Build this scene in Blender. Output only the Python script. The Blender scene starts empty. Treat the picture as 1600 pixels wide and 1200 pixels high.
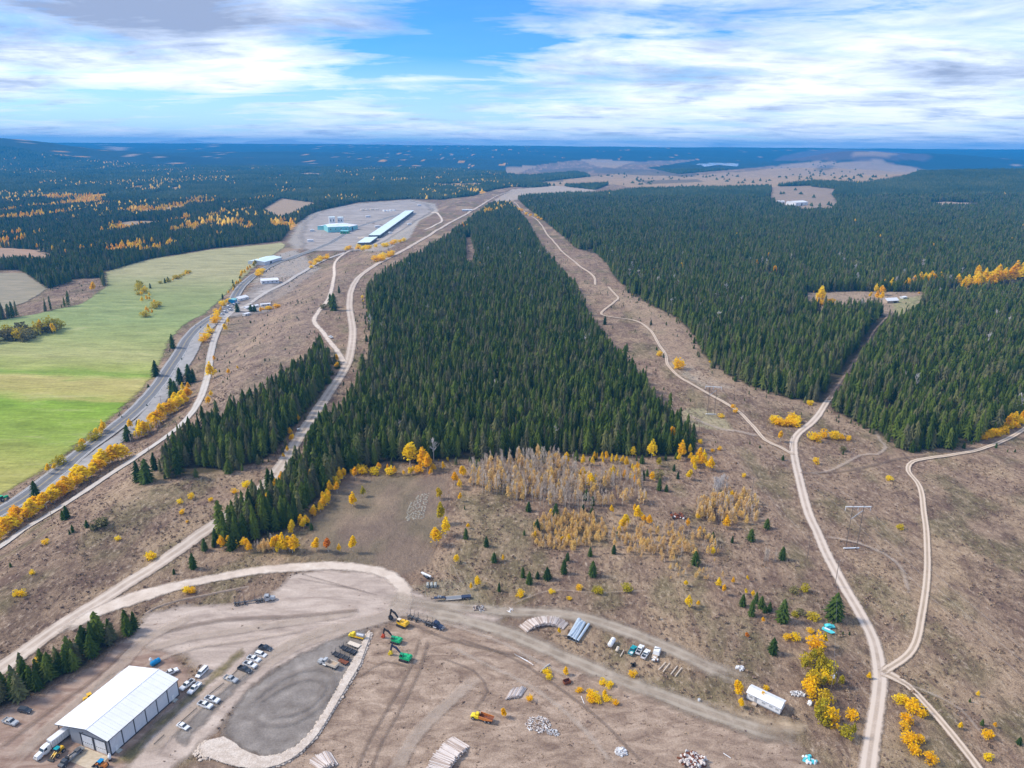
import bpy, bmesh, math, random
import numpy as np
from mathutils import Vector, Matrix

# ------------------------------------------------------------------ camera, sky, sun, exposure
S = bpy.context.scene
C = S.collection
H = 190.0; FP = 1109.0; PITCH = math.radians(18.5); ROLL = math.radians(0.42)
RX = Matrix.Rotation(math.pi/2 - PITCH, 3, 'X') @ Matrix.Rotation(ROLL, 3, 'Z')
cam = bpy.data.cameras.new('camera'); camo = bpy.data.objects.new('camera', cam); C.objects.link(camo)
camo.matrix_world = Matrix.Translation((0, 0, H)) @ RX.to_4x4()
cam.sensor_fit = 'HORIZONTAL'; cam.sensor_width = 36; cam.lens = 36*FP/1600
cam.clip_start = 1; cam.clip_end = 60000
S.camera = camo
SUN_EL = math.radians(42); SUN_AZ = math.radians(-82)      # azimuth from +Y towards +X: from the left
W = bpy.data.worlds.new('World'); S.world = W; W.use_nodes = True
S.view_settings.view_transform = 'Standard'; S.view_settings.look = 'None'
S.view_settings.gamma = 1; S.view_settings.use_curve_mapping = False
S.view_settings.exposure = 0.6
S.render.engine = 'CYCLES'
S.cycles.use_denoising = True
S.cycles.max_bounces = 5; S.cycles.transparent_max_bounces = 12; S.cycles.volume_bounces = 0
S.cycles.diffuse_bounces = 2; S.cycles.glossy_bounces = 2
sun = bpy.data.lights.new('sun', 'SUN'); sun.energy = 2.9; sun.angle = math.radians(12); sun.color = (1, .90, .76)
suno = bpy.data.objects.new('sun', sun); C.objects.link(suno)
sdir = Vector((math.sin(SUN_AZ)*math.cos(SUN_EL), math.cos(SUN_AZ)*math.cos(SUN_EL), math.sin(SUN_EL)))
suno.rotation_euler = sdir.to_track_quat('Z', 'Y').to_euler()

class NT:
    """tiny helper for node trees"""
    def __init__(s, nt):
        s.nt = nt; nt.nodes.clear()
    def n(s, t, **kw):
        nd = s.nt.nodes.new(t)
        for k, v in kw.items():
            if k.startswith('i_'):
                nd.inputs[int(k[2:]) if k[2:].isdigit() else k[2:].replace('_', ' ')].default_value = v
            else: setattr(nd, k, v)
        return nd
    def l(s, a, b): s.nt.links.new(a, b)
    def math(s, op, a, b=None, c=None, clamp=False):
        nd = s.nt.nodes.new('ShaderNodeMath'); nd.operation = op; nd.use_clamp = clamp
        for i, v in enumerate((a, b, c)):
            if v is None: continue
            if isinstance(v, (int, float)): nd.inputs[i].default_value = v
            else: s.l(v, nd.inputs[i])
        return nd.outputs[0]
    def mix(s, f, a, b, blend='MIX'):
        nd = s.nt.nodes.new('ShaderNodeMix'); nd.data_type = 'RGBA'; nd.blend_type = blend
        for i, v in ((0, f), (6, a), (7, b)):
            if isinstance(v, (int, float)): nd.inputs[i].default_value = v
            elif isinstance(v, tuple): nd.inputs[i].default_value = v + (1,)
            else: s.l(v, nd.inputs[i])
        return nd.outputs[2]
    def ramp(s, f, stops, interp='LINEAR'):
        nd = s.nt.nodes.new('ShaderNodeValToRGB'); nd.color_ramp.interpolation = interp
        e = nd.color_ramp.elements
        while len(e) < len(stops): e.new(.5)
        for k, (p, c) in enumerate(stops):
            e[k].position = p
            e[k].color = (c + (1,)) if isinstance(c, tuple) else (c, c, c, 1)
        s.l(f, nd.inputs[0]); return nd.outputs[0]
    def noise(s, vec, scale, detail=4, rough=.55, dist=0, out=0, dim='3D'):
        nd = s.nt.nodes.new('ShaderNodeTexNoise'); nd.noise_dimensions = dim
        nd.inputs['Scale'].default_value = scale; nd.inputs['Detail'].default_value = detail
        nd.inputs['Roughness'].default_value = rough; nd.inputs['Distortion'].default_value = dist
        if vec is not None: s.l(vec, nd.inputs['Vector'])
        return nd.outputs[out]
    def mapping(s, vec, loc=(0,0,0), rot=(0,0,0), sc=(1,1,1)):
        nd = s.nt.nodes.new('ShaderNodeMapping'); s.l(vec, nd.inputs[0])
        nd.inputs[1].default_value = loc; nd.inputs[2].default_value = rot; nd.inputs[3].default_value = sc
        return nd.outputs[0]

# sky: Nishita air behind broken cloud layers that lie on a high plane
w = NT(W.node_tree)
sky = w.n('ShaderNodeTexSky', sky_type='NISHITA', sun_disc=False, sun_elevation=SUN_EL, sun_rotation=SUN_AZ, altitude=900)
SKY_STR = 0.085
tc = w.n('ShaderNodeTexCoord').outputs['Generated']
sep = w.n('ShaderNodeSeparateXYZ'); w.l(tc, sep.inputs[0])
dx, dy, dz = sep.outputs
zz = w.math('ADD', w.math('MAXIMUM', dz, 0.0), 0.085)
pu = w.math('DIVIDE', dx, zz); pv = w.math('DIVIDE', dy, zz)
comb = w.n('ShaderNodeCombineXYZ'); w.l(pu, comb.inputs[0]); w.l(pv, comb.inputs[1])
P = comb.outputs[0]
az = w.math('ARCTAN2', dx, dy); el = w.math('ARCSINE', dz)
def skyblob(px, py, rx, ry):
    """soft mask round a compass bearing and height; sizes in degrees"""
    a = math.atan((px-800)/FP/math.cos(math.radians(9))); e = math.radians(18.5*-1) + math.atan((600-py)/FP)
    u = w.math('DIVIDE', w.math('SUBTRACT', az, a), math.radians(rx)); v = w.math('DIVIDE', w.math('SUBTRACT', el, e), math.radians(ry))
    r = w.math('ADD', w.math('MULTIPLY', u, u), w.math('MULTIPLY', v, v))
    return w.math('POWER', 2.718, w.math('MULTIPLY', r, -1.0))
def addall(l):
    o = l[0]
    for k in l[1:]: o = w.math('ADD', o, k)
    return o
n1 = w.noise(w.mapping(P, loc=(3.1, 1.7, 0), rot=(0, 0, .35), sc=(1, 1, 1)), .62, 9, .6, .45)
n2 = w.noise(w.mapping(P, loc=(9.1, 4.7, 2), rot=(0, 0, -.25), sc=(.5, 1.2, 1)), 1.9, 10, .64, .6)
n3 = w.noise(w.mapping(P, loc=(1.1, 8.2, 5), rot=(0, 0, .2)), 1.2, 8, .62, .3)
gap = addall([w.math('MULTIPLY', skyblob(660, 85, 7.5, 1.7), .85), w.math('MULTIPLY', skyblob(720, 15, 4.5, 1.6), .8), w.math('MULTIPLY', skyblob(900, 15, 11, 1.1), .75), w.math('MULTIPLY', skyblob(830, 100, 6, 1.2), .4), w.math('MULTIPLY', skyblob(560, 150, 12, .8), .4), w.math('MULTIPLY', skyblob(150, 180, 12, 1.0), .4),
              w.math('MULTIPLY', skyblob(1080, 40, 5, 1.2), .7), w.math('MULTIPLY', skyblob(700, 150, 10, .9), .5),
              w.math('MULTIPLY', skyblob(330, 185, 10, .9), .55)])
cov = w.math('ADD', w.math('MULTIPLY', n1, .9), w.math('MULTIPLY', n2, .75))
cov = w.math('SUBTRACT', w.math('ADD', cov, w.math('MULTIPLY', skyblob(1350, 120, 22, 8), .16)), w.math('MULTIPLY', gap, .25))
cov = w.math('ADD', cov, w.math('MULTIPLY', skyblob(330, 60, 14, 5), .16))
mask = w.ramp(cov, [(.69, .03), (.80, .48), (.97, .95)])
skyc = w.mix(1.0, sky.outputs[0], (.30*SKY_STR, .85*SKY_STR, 1.55*SKY_STR), 'MULTIPLY')
hz = w.math('SUBTRACT', 1.0, w.math('MULTIPLY', el, 9.0), clamp=True)
skyc = w.mix(w.math('MULTIPLY', hz, .75), skyc, (.72, .86, .90))
dark = w.math('ADD', w.math('MULTIPLY', n3, 1.0), w.math('MULTIPLY', w.math('SUBTRACT', n2, .5), .7))
dark = w.math('ADD', dark, addall([w.math('MULTIPLY', skyblob(330, 55, 14, 2.4), .24), w.math('MULTIPLY', skyblob(60, 20, 8, 3), .2),
              w.math('MULTIPLY', skyblob(1020, 118, 6.5, .8), .2), w.math('MULTIPLY', skyblob(1440, 140, 9, 1.3), .18), w.math('MULTIPLY', skyblob(1000, 10, 12, 2.0), .12)]))
dark = w.math('SUBTRACT', dark, addall([w.math('MULTIPLY', skyblob(420, 120, 9, 1.6), .25), w.math('MULTIPLY', skyblob(950, 65, 8, 1.3), .18), w.math('MULTIPLY', skyblob(1200, 150, 20, 1.2), .1)]))
cc = w.ramp(dark, [(.42, (.84, .87, .91)), (.54, (.64, .70, .81)), (.64, (.46, .53, .68)), (.82, (.26, .31, .44))])
fin = w.mix(mask, skyc, cc)
bg = w.n('ShaderNodeBackground'); w.l(fin, bg.inputs[0]); bg.inputs[1].default_value = 1.0
wo = w.n('ShaderNodeOutputWorld'); w.l(bg.outputs[0], wo.inputs[0])
W.cycles.sampling_method = 'MANUAL'; W.cycles.sample_map_resolution = 512

# ------------------------------------------------------------------ numeric helpers
RM = np.array(RX)
rng = np.random.default_rng(7)
random.seed(5)
def proj(x, y, z):
    v = np.stack([np.asarray(x, float), np.asarray(y, float), np.asarray(z, float) - H], -1) @ RM
    d = np.where(-v[..., 2] > 1, -v[..., 2], np.nan)
    return 800 + v[..., 0]/d*FP, 600 - v[..., 1]/d*FP
def inpoly(px, py, poly):
    px = np.asarray(px); py = np.asarray(py); r = np.zeros(px.shape, bool)
    n = len(poly)
    for i in range(n):
        x1, y1 = poly[i]; x2, y2 = poly[(i+1) % n]
        if y1 == y2: continue
        c = ((y1 > py) != (y2 > py)) & (px < (x2-x1)*(py-y1)/(y2-y1) + x1)
        r ^= c
    return r
def vnoise(x, y, seed=0):
    xi = np.floor(x).astype(np.int64); yi = np.floor(y).astype(np.int64); fx = x-xi; fy = y-yi
    fx = fx*fx*(3-2*fx); fy = fy*fy*(3-2*fy)
    def hsh(a, b):
        v = (a*374761393 + b*668265263 + seed*974711) & 0xffffffff
        v = ((v ^ (v >> 13))*1274126177) & 0xffffffff
        return ((v ^ (v >> 16)) & 0xffff)/65535.0
    return (hsh(xi, yi)*(1-fx) + hsh(xi+1, yi)*fx)*(1-fy) + (hsh(xi, yi+1)*(1-fx) + hsh(xi+1, yi+1)*fx)*fy
def fbm(x, y, seed=0, o=4):
    x = np.asarray(x, float); y = np.asarray(y, float)
    r = 0; a = .5; t = 0
    for k in range(o):
        r = r + a*vnoise(x*2**k, y*2**k, seed+k); t += a; a *= .5
    return r/t
def sstep(v): v = np.clip(v, 0, 1); return v*v*(3-2*v)

# ------------------------------------------------------------------ terrain
CY = [0, 250, 310, 440, 570, 900, 1300, 2250, 3200, 22000]; CX = [-225, -222, -222, -205, -222, -252, -268, -212, -200, -200]
def G(x, y, cx, cy, sx, sy, a): return a*np.exp(-((x-cx)/sx)**2 - ((y-cy)/sy)**2)
def hfun(x, y):
    x = np.asarray(x, float); y = np.asarray(y, float)
    drop = -20*sstep((np.interp(y, CY, CX) - x)/75)*(1 - .0*x)
    drop = drop*(1-sstep((y-2600)/2500))
    d = np.hypot(x, y)
    yard = np.exp(-(((x+45)/130)**4 + ((y-190)/95)**4))
    bump = (fbm(x/70, y/70, 3)-.5)*7*sstep((d-200)/300)*.6 + (fbm(x/22, y/22, 9, 3)-.5)*1.6
    leftb = np.exp(-(((x+190)/70)**2 + ((y-320)/70)**2))
    bump = bump*(1-yard)*(1+1.2*leftb)
    far = 200*sstep((y-6500)/8500)*(.96 + .08*fbm(x/2500, y/4000, 31, 3)) + (fbm(x/900, y/900, 12)-.5)*26*sstep((d-2500)/2500) + (fbm(x/1700, y/900, 15, 3)-.5)*110*sstep((y-4200)/2500)*(1-sstep((y-9500)/4500))
    far = far*(1-sstep((y-15800)/2500)*.5)
    hill = (G(x, y, 2700, 3700, 1500, 900, 82) + G(x, y, 3700, 8200, 620, 500, 138) + G(x, y, 4900, 8600, 1300, 500, 105)
            + G(x, y, 2500, 5500, 950, 420, 44) + G(x, y, -5300, 7000, 1500, 1300, 262) + G(x, y, -3300, 9000, 1500, 900, 60))
    return drop + bump + far + hill
def axis(lo, step, mid, g, hi):
    a = [lo]
    while a[-1] < mid: a.append(a[-1]+step)
    s = step
    while a[-1] < hi: s *= g; a.append(a[-1]+s)
    return np.array(a)
TY = axis(-160, 4.0, 560, 1.0125, 21000)
_x = axis(0, 4.0, 300, 1.018, 17500)
TX = np.concatenate([-_x[:0:-1], _x])
gx, gy = np.meshgrid(TX, TY)
TZ = hfun(gx, gy)
def HG(x, y):
    x = np.asarray(x, float); y = np.asarray(y, float)
    i = np.clip(np.searchsorted(TX, x)-1, 0, len(TX)-2); j = np.clip(np.searchsorted(TY, y)-1, 0, len(TY)-2)
    u = (x-TX[i])/(TX[i+1]-TX[i]); v = (y-TY[j])/(TY[j+1]-TY[j])
    a = TZ[j, i]; b = TZ[j, i+1]; c = TZ[j+1, i+1]; d = TZ[j+1, i]
    return np.where(u >= v, a + (b-a)*u + (c-b)*v, a + (c-d)*u + (d-a)*v)
def PW(px, py, up=0.0):
    """where the sight line through a photo pixel meets the ground (+up)"""
    d = RM @ np.array([(px-800)/FP, -(py-600)/FP, -1.0])
    if d[2] > -.004: d[2] = -.004
    t = 30.0; lim = 21000
    prev = t
    while t < lim:
        z = H + d[2]*t
        if z < float(HG(d[0]*t, d[1]*t)) + up:
            lo, hi = prev, t
            for _ in range(24):
                m = (lo+hi)/2
                if H + d[2]*m < float(HG(d[0]*m, d[1]*m)) + up: hi = m
                else: lo = m
            t = hi; break
        prev = t; t *= 1.012
    return d[0]*t, d[1]*t
def PWs(pts): return [PW(*p[:2]) for p in pts]
def mpp(px, py):
    """metres of height per photo pixel for something standing there"""
    x, y = PW(px, py); z = float(HG(x, y)); a = proj(x, y, z)[1]; b = proj(x, y, z+10)[1]
    return 10/(a-b)

def mesh_np(name, V, Fs, smooth=False):
    me = bpy.data.meshes.new(name); V = np.asarray(V, np.float32); Fs = np.asarray(Fs, np.int32)
    k = Fs.shape[1]
    me.vertices.add(len(V)); me.vertices.foreach_set('co', V.ravel())
    me.loops.add(Fs.size); me.loops.foreach_set('vertex_index', Fs.ravel())
    me.polygons.add(len(Fs)); me.polygons.foreach_set('loop_start', np.arange(0, Fs.size, k, dtype=np.int32))
    me.update(calc_edges=True)
    if smooth: me.polygons.foreach_set('use_smooth', np.ones(len(Fs), bool))
    me.validate(); return me
def vattr(me, name, arr, typ='FLOAT'):
    a = me.attributes.new(name, typ, 'POINT')
    arr = np.asarray(arr, np.float32)
    a.data.foreach_set('color' if typ == 'FLOAT_COLOR' else ('vector' if typ == 'FLOAT_VECTOR' else 'value'), arr.ravel())
def link(name, me, mats=(), parent=None, **props):
    o = bpy.data.objects.new(name, me); C.objects.link(o)
    for m in (mats if isinstance(mats, (list, tuple)) else [mats]):
        if m is not None and me.materials.find(m.name) < 0: me.materials.append(m)
    if parent is not None: o.parent = parent
    for k, v in props.items(): o[k] = v
    return o

# ------------------------------------------------------------------ photo-plane outlines of the land cover (all turned into ground positions)
F1 = [(765,322),(797,320),(825,352),(845,390),(872,425),(898,455),(915,498),(952,552),(996,606),(1028,642),(1054,668),(1088,702),(1076,714),(950,713),(820,717),(700,719),(600,723),(545,739),(515,763),(480,792),(462,822),(430,832),(395,850),(352,858),(343,842),(372,802),(400,775),(430,765),(470,735),(489,708),(494,682),(518,668),(553,627),(575,590),(580,560),(580,520),(572,462),(600,434),(655,404),(705,370),(750,335)]
F1X = [(727,372),(735,370),(744,398),(738,418),(727,420),(728,395)]
F2 = [(500,545),(518,575),(512,602),(480,640),(452,672),(430,708),(388,728),(340,736),(290,745),(262,749),(250,741),(262,722),(310,682),(370,652),(420,622),(460,592),(485,562)]
F3 = [(-300,1180),(-60,1128),(0,1106),(40,1094),(90,1064),(140,1038),(180,1008),(212,986),(207,976),(150,1004),(100,1032),(60,1054),(0,1078),(-60,1100),(-300,1150)]
F4 = [(820,322),(850,345),(880,370),(900,388),(935,398),(950,415),(960,432),(985,458),(1020,478),(1060,498),(1082,522),(1100,556),(1130,582),(1170,602),(1230,622),(1285,630),(1300,606),(1328,572),(1356,532),(1388,500),(1396,488),(1440,470),(1480,452),(1620,440),(2300,420),(2300,262),(1300,262),(1440,270),(1400,281),(1350,288),(1270,285),(1205,292),(1010,296),(930,305),(800,302)]
F5 = [(1300,628),(1316,600),(1343,572),(1366,540),(1384,512),(1402,500),(1440,478),(1480,465),(1620,455),(2300,440),(2300,520),(1700,600),(1612,642),(1570,668),(1530,690),(1480,703),(1412,705),(1398,690),(1345,664),(1304,642)]
F4X = [[(1250,480),(1256,457),(1330,455),(1400,456),(1440,455),(1450,470),(1428,494),(1398,508),(1388,496),(1370,488),(1330,488),(1260,489)],
       [(1205,292),(1260,290),(1308,296),(1300,304),(1310,318),(1300,330),(1260,331),(1225,326),(1203,312)],
       [(1440,318),(1470,315),(1530,317),(1540,322),(1470,324)]]
F6 = [(-300,512),(0,506),(55,494),(125,474),(160,448),(158,434),(130,436),(75,452),(50,438),(30,422),(-300,426),(-300,405),(50,404),(70,415),(90,400),(60,392),(-300,392),(-300,190),(470,205),(470,300),(640,311),(560,316),(520,325),(490,332),(470,345),(450,362),(438,377),(330,388),(240,404),(215,418),(160,424),(165,446),(125,474),(40,494)]
F7 = [(470,205),(800,205),(1210,205),(1210,244),(1010,252),(900,250),(840,258),(790,262),(790,274),(830,276),(900,270),(960,285),(930,297),(800,292),(770,297),(740,306),(690,312),(640,311),(470,305)]
F8 = [(1210,205),(2300,205),(2300,262),(1450,262),(1380,254),(1270,253),(1180,262),(1060,272),(1010,262),(1080,252)]
CLR = [  # openings in the far woods
  [(905,249),(930,248),(990,253),(960,263),(930,259)], [(792,262),(832,258),(842,259),(805,272),(790,270)], [(470,270),(500,271),(512,275),(470,275)],
  [(670,288),(720,287),(756,286),(750,292),(690,292)], [(185,348),(205,345),(240,345),(260,350),(240,353),(190,352)], [(405,330),(440,310),(500,318),(470,332),(440,345)],
  [(1340,250),(1385,250),(1380,256),(1345,256)], [(165,228),(195,230),(190,236),(170,233)]]
TAN = [(870,292),(830,286),(960,272),(1010,268),(1060,276),(1180,267),(1230,258),(1270,252),(1380,254),(1452,266),(1400,275),(1350,284),(1270,282),(1205,293),(1010,297),(960,288)]
LAND = [(757,322),(790,302),(800,296),(870,290),(932,297),(900,304),(830,308),(800,313),(780,316)]
POND = [(-40,408),(38,406),(54,411),(48,415),(-40,418)]
F_REED = [(-300,388),(20,388),(55,391),(76,401),(80,407),(56,412),(-300,416)]
FIELD_B = [(-300,428),(40,427),(76,452),(40,474),(-10,490),(-300,500)]
MEADOW = [(-500,700),(-300,560),(0,500),(60,490),(128,474),(166,446),(163,426),(230,406),(330,390),(440,379),(448,384),(430,398),(405,412),(380,436),(362,452),(345,470),(320,492),(292,506),(268,530),(255,560),(238,592),(212,622),(180,650),(140,682),(100,714),(60,742),(0,778),(-60,812),(-500,1100)]
FORESTS = [F1, F2, F3, F4, F5, F6, F7, F8]
def forest_mask(px, py):
    m = np.zeros(px.shape, bool)
    for f in FORESTS: m |= inpoly(px, py, f)
    for f in CLR + [F1X] + F4X + [TAN, LAND, MEADOW, FIELD_B, F_REED]: m &= ~inpoly(px, py, f)
    return m

px_, py_ = proj(gx, gy, TZ)
px_ = np.nan_to_num(px_, nan=-9e3); py_ = np.nan_to_num(py_, nan=9e3)
fm = forest_mask(px_, py_)
D = np.hypot(gx, gy)
outside = (px_ < -300) | (px_ > 2300)
fm |= outside & (gy > 900) & (fbm(gx/400, gy/400, 77) > .35)
scr = np.stack([np.full(gx.shape, .215), np.full(gx.shape, .145), np.full(gx.shape, .100)], -1)
nA = fbm(gx/60, gy/60, 41)[..., None]; nB = fbm(gx/25, gy/45, 51)[..., None]; nC = fbm(gx/14, gy/30, 61)[..., None]
scr = scr*(.62 + .72*nA)
scr = scr + (np.array([.39, .28, .175])-scr)*np.clip((nB-.54)*5, 0, .8)
scr = scr + (np.array([.15, .13, .06])-scr)*np.clip((nC-.54)*6, 0, .75)
col = scr.copy()
def paint(poly, c, k=1.0, cond=None):
    m = inpoly(px_, py_, poly)
    if cond is not None: m &= cond
    col[m] = col[m]*(1-k) + np.array(c)*k
paint(TAN, (.47, .33, .19), .62); paint(LAND, (.44, .37, .30), .9)
for p in CLR: paint(p, (.40, .29, .18), .9)
for p in [[(925,262),(990,264),(1090,270),(1085,276),(1000,274),(930,270)], [(840,266),(900,262),(930,265),(900,273),(850,274)], [(1275,262),(1300,258),(1305,264),(1280,268)], [(1000,282),(1090,280),(1100,284),(1010,288)], [(830,280),(880,279),(880,284),(835,285)]]: paint(p, (.10, .095, .07), .75)
paint(F4X[0], (.36, .27, .19), .8); paint(F4X[1], (.33, .25, .18), .8); paint(F4X[2], (.40, .30, .22), .9)
paint([(1392,468),(1440,462),(1430,492),(1400,506)], (.28, .30, .12), .8)
paint([(470,342),(500,328),(560,318),(640,312),(680,318),(685,330),(655,345),(640,372),(600,392),(560,392),(520,392),(470,388),(440,395),(400,430),(385,470),(400,480),(445,462),(500,420),(450,380)], (.40, .37, .33), .85)
paint([(1040,570),(1060,560),(1110,590),(1160,610),(1100,605)], (.42, .37, .30), .6)
paint([(1062,640),(1100,638),(1140,660),(1150,672),(1090,668),(1065,655)], (.36, .33, .19), .8)
paint([(470,735),(560,745),(700,745),(690,800),(678,880),(640,900),(560,880),(480,870),(500,790)], (.20, .16, .125), .5)
paint([(675,905),(745,905),(752,945),(720,962),(650,945),(650,915)], (.23, .21, .135), .7)
paint([(400,440),(520,420),(560,430),(500,500),(430,600),(340,650),(330,560),(380,480)], (.27, .20, .155), .5)
paint([(590,470),(578,560),(560,610),(590,560),(600,470),(570,430)], (.36, .31, .2), .6)
paint([(900,440),(1060,470),(1100,540),(1200,610),(1290,635),(1380,690),(1250,640),(1120,610),(1040,560),(980,480)], (.40, .29, .2), .5)
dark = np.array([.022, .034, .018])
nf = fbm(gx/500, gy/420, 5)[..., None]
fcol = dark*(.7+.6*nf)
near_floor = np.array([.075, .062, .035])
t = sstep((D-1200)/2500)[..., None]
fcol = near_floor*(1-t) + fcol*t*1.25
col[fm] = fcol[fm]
# autumn patches and small openings scattered in the far woods
n5 = fbm(gx/70, gy/240, 71, 4); n6 = fbm(gx/900, gy/1500, 73, 2); left = sstep((900-px_)/900)
thr = .735 - .09*left*np.exp(-((py_-330)/75)**2) - .05*(n6-.5) - .03*left
pm = fm & (n5 > thr + .04*(D > 6000)) & (D > 1500) & ~((px_ > 820) & (py_ > 262))
pcol = np.where((vnoise(gx/60, gy/200, 5) > .38)[..., None], np.array([.62, .32, .04]), np.array([.42, .31, .20]))
KN = [(1205,251),(1240,239),(1300,232),(1365,235),(1455,242),(1450,251),(1380,250),(1300,252)]
col[pm] = pcol[pm]
paint(KN, (.12, .085, .08), .9); paint([(1320,240),(1360,236),(1400,240),(1395,245),(1340,245)], (.40, .28, .17), .8)
FARPATCH = lambda x, y, px, py: (fbm(x/70, y/240, 71, 4) > .735 - .10*sstep((900-px)/900)*np.exp(-((py-330)/75)**2) - .05*(fbm(x/900, y/1500, 73, 2)-.5) - .03*sstep((900-px)/900)) & (np.hypot(x, y) > 1500) & ~((px > 820) & (py > 262))
ny, nx = gx.shape
idx = np.arange(ny*nx).reshape(ny, nx)
a, b, c, d = idx[:-1, :-1].ravel(), idx[:-1, 1:].ravel(), idx[1:, 1:].ravel(), idx[1:, :-1].ravel()
tri = np.concatenate([np.stack([a, b, c], 1), np.stack([a, c, d], 1)])
gme = mesh_np('ground', np.stack([gx, gy, TZ], -1).reshape(-1, 3), tri, True)
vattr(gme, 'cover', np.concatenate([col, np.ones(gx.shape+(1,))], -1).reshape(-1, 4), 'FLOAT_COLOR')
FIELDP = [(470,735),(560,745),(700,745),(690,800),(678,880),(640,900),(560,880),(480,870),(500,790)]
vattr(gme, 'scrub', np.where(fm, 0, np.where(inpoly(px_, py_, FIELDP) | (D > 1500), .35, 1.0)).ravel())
# ------------------------------------------------------------------ materials
def mat(name, col=(.5,.5,.5), rough=.8, metal=0.0, var=0.0, vscale=2.0, bump=0.0, bscale=8.0, spec=.5):
    m = bpy.data.materials.new(name); m.use_nodes = True; t = NT(m.node_tree)
    p = t.n('ShaderNodeBsdfPrincipled'); o = t.n('ShaderNodeOutputMaterial'); t.l(p.outputs[0], o.inputs[0])
    p.inputs['Base Color'].default_value = tuple(col)+(1,); p.inputs['Roughness'].default_value = rough; p.inputs['Metallic'].default_value = metal
    p.inputs['Specular IOR Level'].default_value = spec
    tcn = t.n('ShaderNodeTexCoord').outputs['Object']
    if var > 0:
        f = t.noise(tcn, vscale, 5, .6)
        a_ = tuple(max(0, c*(1-var)) for c in col); b_ = tuple(min(1, c*(1+var*.7)) for c in col)
        t.l(t.ramp(f, [(.3, a_), (.7, b_)]), p.inputs['Base Color'])
    if bump > 0:
        bn = t.n('ShaderNodeBump'); bn.inputs['Strength'].default_value = bump; bn.inputs['Distance'].default_value = .05
        t.l(t.noise(tcn, bscale, 4), bn.inputs['Height']); t.l(bn.outputs[0], p.inputs['Normal'])
    return m
def geo_pos(t): return t.n('ShaderNodeNewGeometry').outputs['Position']

def ground_material():
    m = bpy.data.materials.new('scrub_ground'); m.use_nodes = True; t = NT(m.node_tree)
    p = t.n('ShaderNodeBsdfPrincipled', i_Roughness=1.0); p.inputs['Specular IOR Level'].default_value = .1
    o = t.n('ShaderNodeOutputMaterial'); t.l(p.outputs[0], o.inputs[0])
    g = geo_pos(t)
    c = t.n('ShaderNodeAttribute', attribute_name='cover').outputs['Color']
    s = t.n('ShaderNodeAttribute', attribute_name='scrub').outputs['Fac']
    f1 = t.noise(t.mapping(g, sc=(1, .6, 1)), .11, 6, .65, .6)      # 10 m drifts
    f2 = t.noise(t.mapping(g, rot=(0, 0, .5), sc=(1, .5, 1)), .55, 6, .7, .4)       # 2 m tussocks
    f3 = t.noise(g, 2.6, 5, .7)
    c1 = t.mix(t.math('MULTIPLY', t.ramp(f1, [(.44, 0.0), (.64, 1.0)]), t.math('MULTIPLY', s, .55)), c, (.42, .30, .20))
    c1 = t.mix(t.math('MULTIPLY', t.ramp(f1, [(.30, 1.0), (.47, 0.0)]), t.math('MULTIPLY', s, .75)), c1, (.135, .082, .066))
    c2 = t.mix(t.math('MULTIPLY', t.ramp(f2, [(.32, 1.0), (.49, 0.0)]), .75), c1, (.075, .052, .045), 'MIX')
    c2 = t.mix(t.math('MULTIPLY', t.ramp(f2, [(.54, 0.0), (.68, 1.0)]), t.math('MULTIPLY', s, .6)), c2, (.54, .43, .33))
    c2f = t.mix(s, c1, c2)
    v = t.ramp(f3, [(.32, .45), (.68, 1.55)])
    fin = t.mix(1.0, c2f, v, 'MULTIPLY')
    t.l(fin, p.inputs['Base Color'])
    bn = t.n('ShaderNodeBump', i_Strength=.9, i_Distance=.8)
    t.l(t.math('ADD', f2, t.math('MULTIPLY', f3, .4)), bn.inputs['Height']); t.l(bn.outputs[0], p.inputs['Normal'])
    return m
M = {}
M['ground'] = ground_material()
link('ground', gme, M['ground'], kind='structure')

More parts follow.
